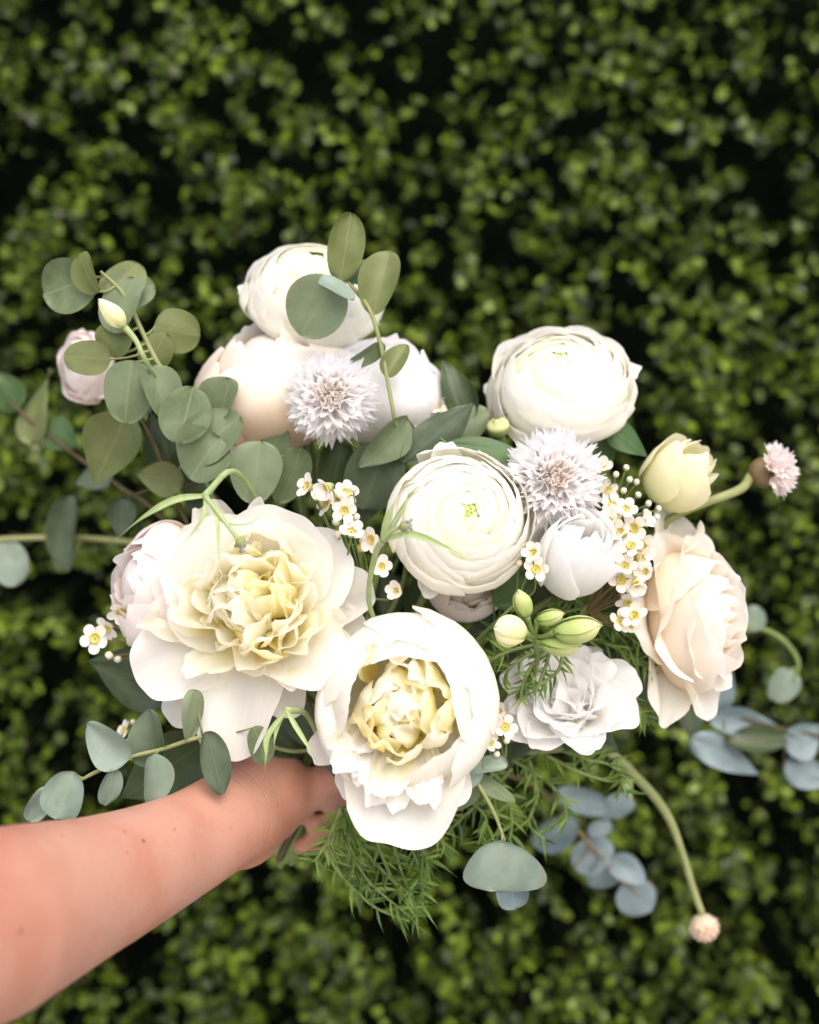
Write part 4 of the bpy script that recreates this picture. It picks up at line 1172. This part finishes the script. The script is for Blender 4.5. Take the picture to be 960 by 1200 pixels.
bract_sprig('spidery green bract with thin curved leaves at the left edge of the central ranunculus', .545, [(440, 760, .60), (432, 700, .57), (440, 650, .55)], (448, 634),
            [(4.6, [(456, 604, -.004), (468, 578, -.006)]), (4.2, [(480, 626, -.012), (520, 640, -.014), (546, 653, -.012)]), (1.6, [(466, 610, -.008), (478, 580, -.010), (474, 552, -.006)]), (1.4, [(470, 596, -.006), (490, 570, -.012), (506, 565, -.012)])],
            [(460, 622, -.006), (474, 617, -.010)], 302)
bract_sprig('thin green bract with hanging narrow leaves between the two open peonies', .560, [(380, 880, .62), (360, 838, .585)], (336, 832),
            [(3.0, [(346, 850, -.004), (362, 876, -.006), (372, 894, -.004)]), (3.4, [(314, 862, -.002), (312, 884, -.004), (310, 902, -.004)]), (2.4, [(326, 850, 0), (322, 866, -.002), (322, 880, -.002)])],
            [], 303)

# ------------------------------------------------------------------ needle foliage
def needle_spray(label, d, stems, seed, dens=1.0, ln=34, wd=1.9):
    rng = np.random.default_rng(seed)
    s = d / FPX
    T = Thing('needle_foliage', P(*stems[0][0][:2], d), (0, 0, 1), label, 'foliage', 'needle leaved sprays')
    st, lv = [], []
    for pl in stems:
        pts = [P(*(p if len(p) == 3 else (*p, d))) for p in pl]
        C = catmull(pts, 24)
        st.append(tube(pts, [.0012, .0010, .0006], 24, 5))
        ln_px = np.sum(np.linalg.norm(np.diff(C, axis=0), axis=1)) / s
        n = int(ln_px / 3.4 * dens)
        for k in range(n):
            x = (k + rng.random()) / n * 22.5
            i = int(x); p = C[i] + (C[i + 1] - C[i]) * (x - i); t = nrm(C[i + 1] - C[i])
            o = nrm(np.cross(t, rng.normal(0, 1, 3)))
            dr = nrm(o * .85 + t * .60 + rng.normal(0, .15, 3))
            l = ln * s * rng.uniform(.65, 1.15)
            q = [p, p + dr * l * .5, p + nrm(dr + t * .10 + rng.normal(0, .08, 3)) * l]
            lv.append(strap(q, wd * s * rng.uniform(.8, 1.25), nrm(np.cross(o, t) + rng.normal(0, .4, 3)), 6, .2))
    T.part('stem', merge(st), M['stem'], True)
    T.part('needles', merge(lv), M['needle'], True, kind='stuff')
needle_spray('bright green needle leaved spray hanging below the cupped peony beside the hand', .615,
             [[(400, 950), (385, 985), (392, 1015), (435, 1060), (480, 1080)], [(410, 945), (408, 980), (430, 1030), (485, 1078)], [(430, 940), (440, 980), (460, 1030), (492, 1070)], [(470, 950), (480, 985), (492, 1020), (496, 1062)], [(400, 945), (385, 985), (372, 1005), (366, 1010)],
              [(420, 945), (410, 985), (415, 1020), (440, 1050)], [(500, 955), (512, 975), (520, 990), (516, 1005)], [(455, 945), (462, 990), (470, 1020), (480, 1045)], [(410, 950), (390, 985), (400, 1025), (425, 1050)], [(395, 945), (430, 1000), (470, 1040), (500, 1058)], [(440, 945), (490, 990), (500, 1010), (504, 1030)]], 401, .95, 37, 1.7)
needle_spray('green needle leaved spray under the frilly lisianthus', .64,
             [[(560, 890), (590, 920), (600, 960), (596, 990)], [(600, 890), (640, 915), (660, 940), (664, 965)], [(640, 885), (680, 905), (715, 915), (730, 910)], [(580, 900), (560, 940), (540, 960), (525, 975)], [(620, 890), (630, 930), (620, 965), (640, 985)], [(660, 880), (690, 890), (720, 900), (735, 935)],
              [(540, 900), (545, 930), (570, 960), (560, 990)], [(600, 900), (580, 930), (585, 975), (570, 1000)]], 402, 1.0, 32)
needle_spray('tuft of green needle leaves below the greenish buds', .598,
             [[(640, 760), (615, 770), (596, 785), (590, 800)], [(640, 760), (620, 785), (612, 805), (610, 820)], [(645, 758), (640, 780), (632, 800), (626, 815)], [(630, 755), (600, 762), (582, 770), (575, 775)], [(660, 765), (655, 785), (640, 798), (630, 805)]], 403, 1.0, 30, 1.6)
needle_spray('dark needle leaves between the buds and the peach rose', .628,
             [[(640, 740), (680, 725), (720, 735), (755, 760)], [(650, 750), (700, 750), (740, 770), (770, 790)], [(640, 710), (670, 700), (700, 690), (725, 660)], [(650, 720), (690, 715), (730, 750), (745, 780)], [(600, 730), (570, 740), (590, 760), (560, 780)], [(690, 780), (720, 800), (750, 830), (760, 850)]], 404, 1.2, 30, 1.6)

# ------------------------------------------------------------------ the arm and hand holding the bouquet
def ringloft(cs, ra, rb, upv, seg=28):
    """closed tube of ellipses: ra across the up vector, rb along the other axis"""
    C = np.asarray(cs); n = len(C)
    T = np.gradient(C, axis=0)
    V = []
    for k in range(n):
        t = nrm(T[k]); u = nrm(np.asarray(upv[k]) - t * np.dot(upv[k], t)); s = np.cross(t, u)
        for j in range(seg):
            th = 2 * math.pi * j / seg
            V.append(C[k] + u * ra[k] * math.cos(th) + s * rb[k] * math.sin(th))
    F = []
    for k in range(n - 1):
        for j in range(seg):
            j2 = (j + 1) % seg
            F.append((k * seg + j, k * seg + j2, (k + 1) * seg + j2, (k + 1) * seg + j))
    F.append(tuple(range(seg - 1, -1, -1))); F.append(tuple((n - 1) * seg + j for j in range(seg)))
    return np.array(V), F, np.zeros((len(V), 2))

def capsule_chain(pts, rads):
    """rounded limb: overlapping tube and end balls"""
    n = 6 * len(pts)
    out = [tube(pts, rads, n, 14)]
    for p, r in ((pts[0], rads[0]), (pts[-1], rads[-1])):
        out.append(blob(p, r, (0, 0, 1), 1, 14, 10))
    return out

def build_person():
    # forearm: centre in pixels, depth, half height in pixels
    px = [(-330, 1215, .335, 128), (-210, 1165, .385, 122), (-100, 1120, .425, 117), (0, 1080, .465, 110), (100, 1043, .51, 84), (160, 1018, .54, 72), (215, 992, .57, 64), (262, 964, .595, 60), (298, 942, .618, 60), (322, 925, .642, 58)]
    C = [P(a, b, d) for a, b, d, r in px]
    ra = [r * d / FPX for a, b, d, r in px]
    rb = [x * (.92 if i < 4 else .85 if i < 6 else .74) for i, x in enumerate(ra)]
    # upper arm back to the shoulder, out of the picture
    sh = [np.array([-.24, -.16, 1.33]), np.array([-.255, -.02, 1.26]), np.array([-.262, .12, 1.20]), np.array([-.256, .22, 1.185])]
    C = sh + C; ra = [.058, .052, .048, .044] + ra; rb = [.055, .05, .046, .043] + rb
    Cs = catmull(C, 70)
    k = np.linspace(0, 1, len(C)); kk = np.linspace(0, 1, 70)
    A = np.interp(kk, k, ra); B = np.interp(kk, k, rb)
    parts = [ringloft(Cs, A, B, [np.array([-.1, -.1, 1.0])] * 70)]
    parts.append(blob(C[0], .056, (0, 0, 1), 1, 20, 14))
    # hand frame
    U = UB
    Wp = P(298, 942, .618)
    Hd = nrm(np.array([.12, .97, .12]) - U * np.dot([.12, .97, .12], U) * .6)
    n_ = nrm(np.cross(Hd, U))
    up = np.cross(n_, Hd)
    pc = G - n_ * .030 + up * .006
    # palm: rounded slab from the wrist to the knuckles
    cs, r1, r2 = [], [], []
    for t in np.linspace(0, 1, 10):
        c = Wp * (1 - t) + (pc + Hd * .042) * t + n_ * (-.004 * math.sin(math.pi * t))
        cs.append(c); r1.append(.027 + .013 * math.sin(min(1, t * 1.15) * 1.57)); r2.append(.019 - .006 * t)
    parts.append(ringloft(cs, r1, r2, [up] * 10))
    # thenar and heel of the palm
    parts.append(blob(Wp * .6 + G * .4 + up * .012 - Hd * .004, .0205, nrm(G - Wp), 1.35, 18, 12))
    parts.append(blob(P(292, 985, .625), .0150, nrm(np.array([.6, .6, .2])), 1.5, 18, 12))
    parts.append(tube([P(185, 1046, .555), P(240, 1022, .582), P(280, 998, .604), P(312, 978, .628)], [.003, .0062, .0085, .0085], 16, 14))
    # fingers: knuckle, two joints, tip, round the stems
    tips = []
    for i, (uo, sc) in enumerate([(.042, .97), (.024, 1.05), (.006, 1.0), (-.010, .86)]):
        k0 = G + up * uo
        K = k0 - n_ * .026 + Hd * .036
        J1 = k0 + n_ * .010 * sc + Hd * .037 * sc
        J2 = k0 + n_ * .027 * sc + Hd * .004
        Tp = k0 + n_ * .013 * sc - Hd * .020 + up * .001
        parts += capsule_chain([K - Hd * .01, K, J1, J2, Tp], [.0105, .0105, .0092 * sc, .0086 * sc, .0072 * sc])
        tips.append((Tp, nrm(Tp - J2), n_))
    # thumb: leaves the side of the palm near its base and lies along the stems
    t0 = Wp * .62 + pc * .38 + up * .016 - n_ * -.006
    t1 = G + up * .020 - Hd * .024 - n_ * .006
    t2 = G + up * .040 - Hd * .021 + n_ * .010
    t3 = G + up * .052 - Hd * .016 + n_ * .024
    parts += capsule_chain([t0, t1, t2, t3], [.0165, .0135, .0105, .0082])
    V, F, _ = merge(parts)
    me = bpy.data.meshes.new('tmp'); me.from_pydata([tuple(v) for v in V], [], [tuple(int(x) for x in f) for f in F])
    tmp = link('tmp', me)
    rm = tmp.modifiers.new('r', 'REMESH'); rm.mode = 'VOXEL'; rm.voxel_size = .0022; rm.use_smooth_shade = True
    sm = tmp.modifiers.new('s', 'SMOOTH'); sm.factor = .6; sm.iterations = 9
    dg = bpy.context.evaluated_depsgraph_get(); dg.update()
    res = bpy.data.meshes.new_from_object(tmp.evaluated_get(dg))
    bpy.data.objects.remove(tmp)
    res.name = 'person'
    moles = []
    c0 = np.array([v.co[:] for v in res.vertices])
    for (x, y, r) in [(171, 981, .0013), (151, 974, .0008), (208, 968, .0007), (152, 999, .0007), (75, 975, .0008), (28, 1090, .0013), (60, 968, .0007)]:
        # the skin point seen at that pixel
        q = 480 + c0[:, 0] / c0[:, 1] * FPX - x; h = 600 - (c0[:, 2] - CAMZ) / c0[:, 1] * FPX - y
        ok = np.where((q * q + h * h < 30) & (c0[:, 1] > .3))[0]
        if len(ok): moles.append((c0[ok[np.argmin(c0[ok, 1])]], r))
    res.materials.clear(); res.materials.append(mat_skin(moles))
    res.polygons.foreach_set('use_smooth', np.ones(len(res.polygons), dtype=bool))
    o = link('person', res)
    tag(o, 'bare outstretched arm with the hand gripping the bouquet stems', 'person')
    nail = mat_plain('fingernail', (.48, .30, .25), (.52, .35, .29), 200, .25, .5, .02)
    for tp, dr, nn in tips[:2]:
        s_ = nrm(np.cross(dr, nn)); V = []
        for a in np.linspace(-1, 1, 5):
            for b in np.linspace(-1, 1, 7):
                V.append(tp + dr * (a * .0048 + .001) + s_ * b * .0045 + nn * (.0073 - .0026 * b * b - .0010 * max(0, a) ** 2))
        link('fingernail', mkmesh('fingernail', V, grid_faces(7, 5), None, nail), o)
build_person()
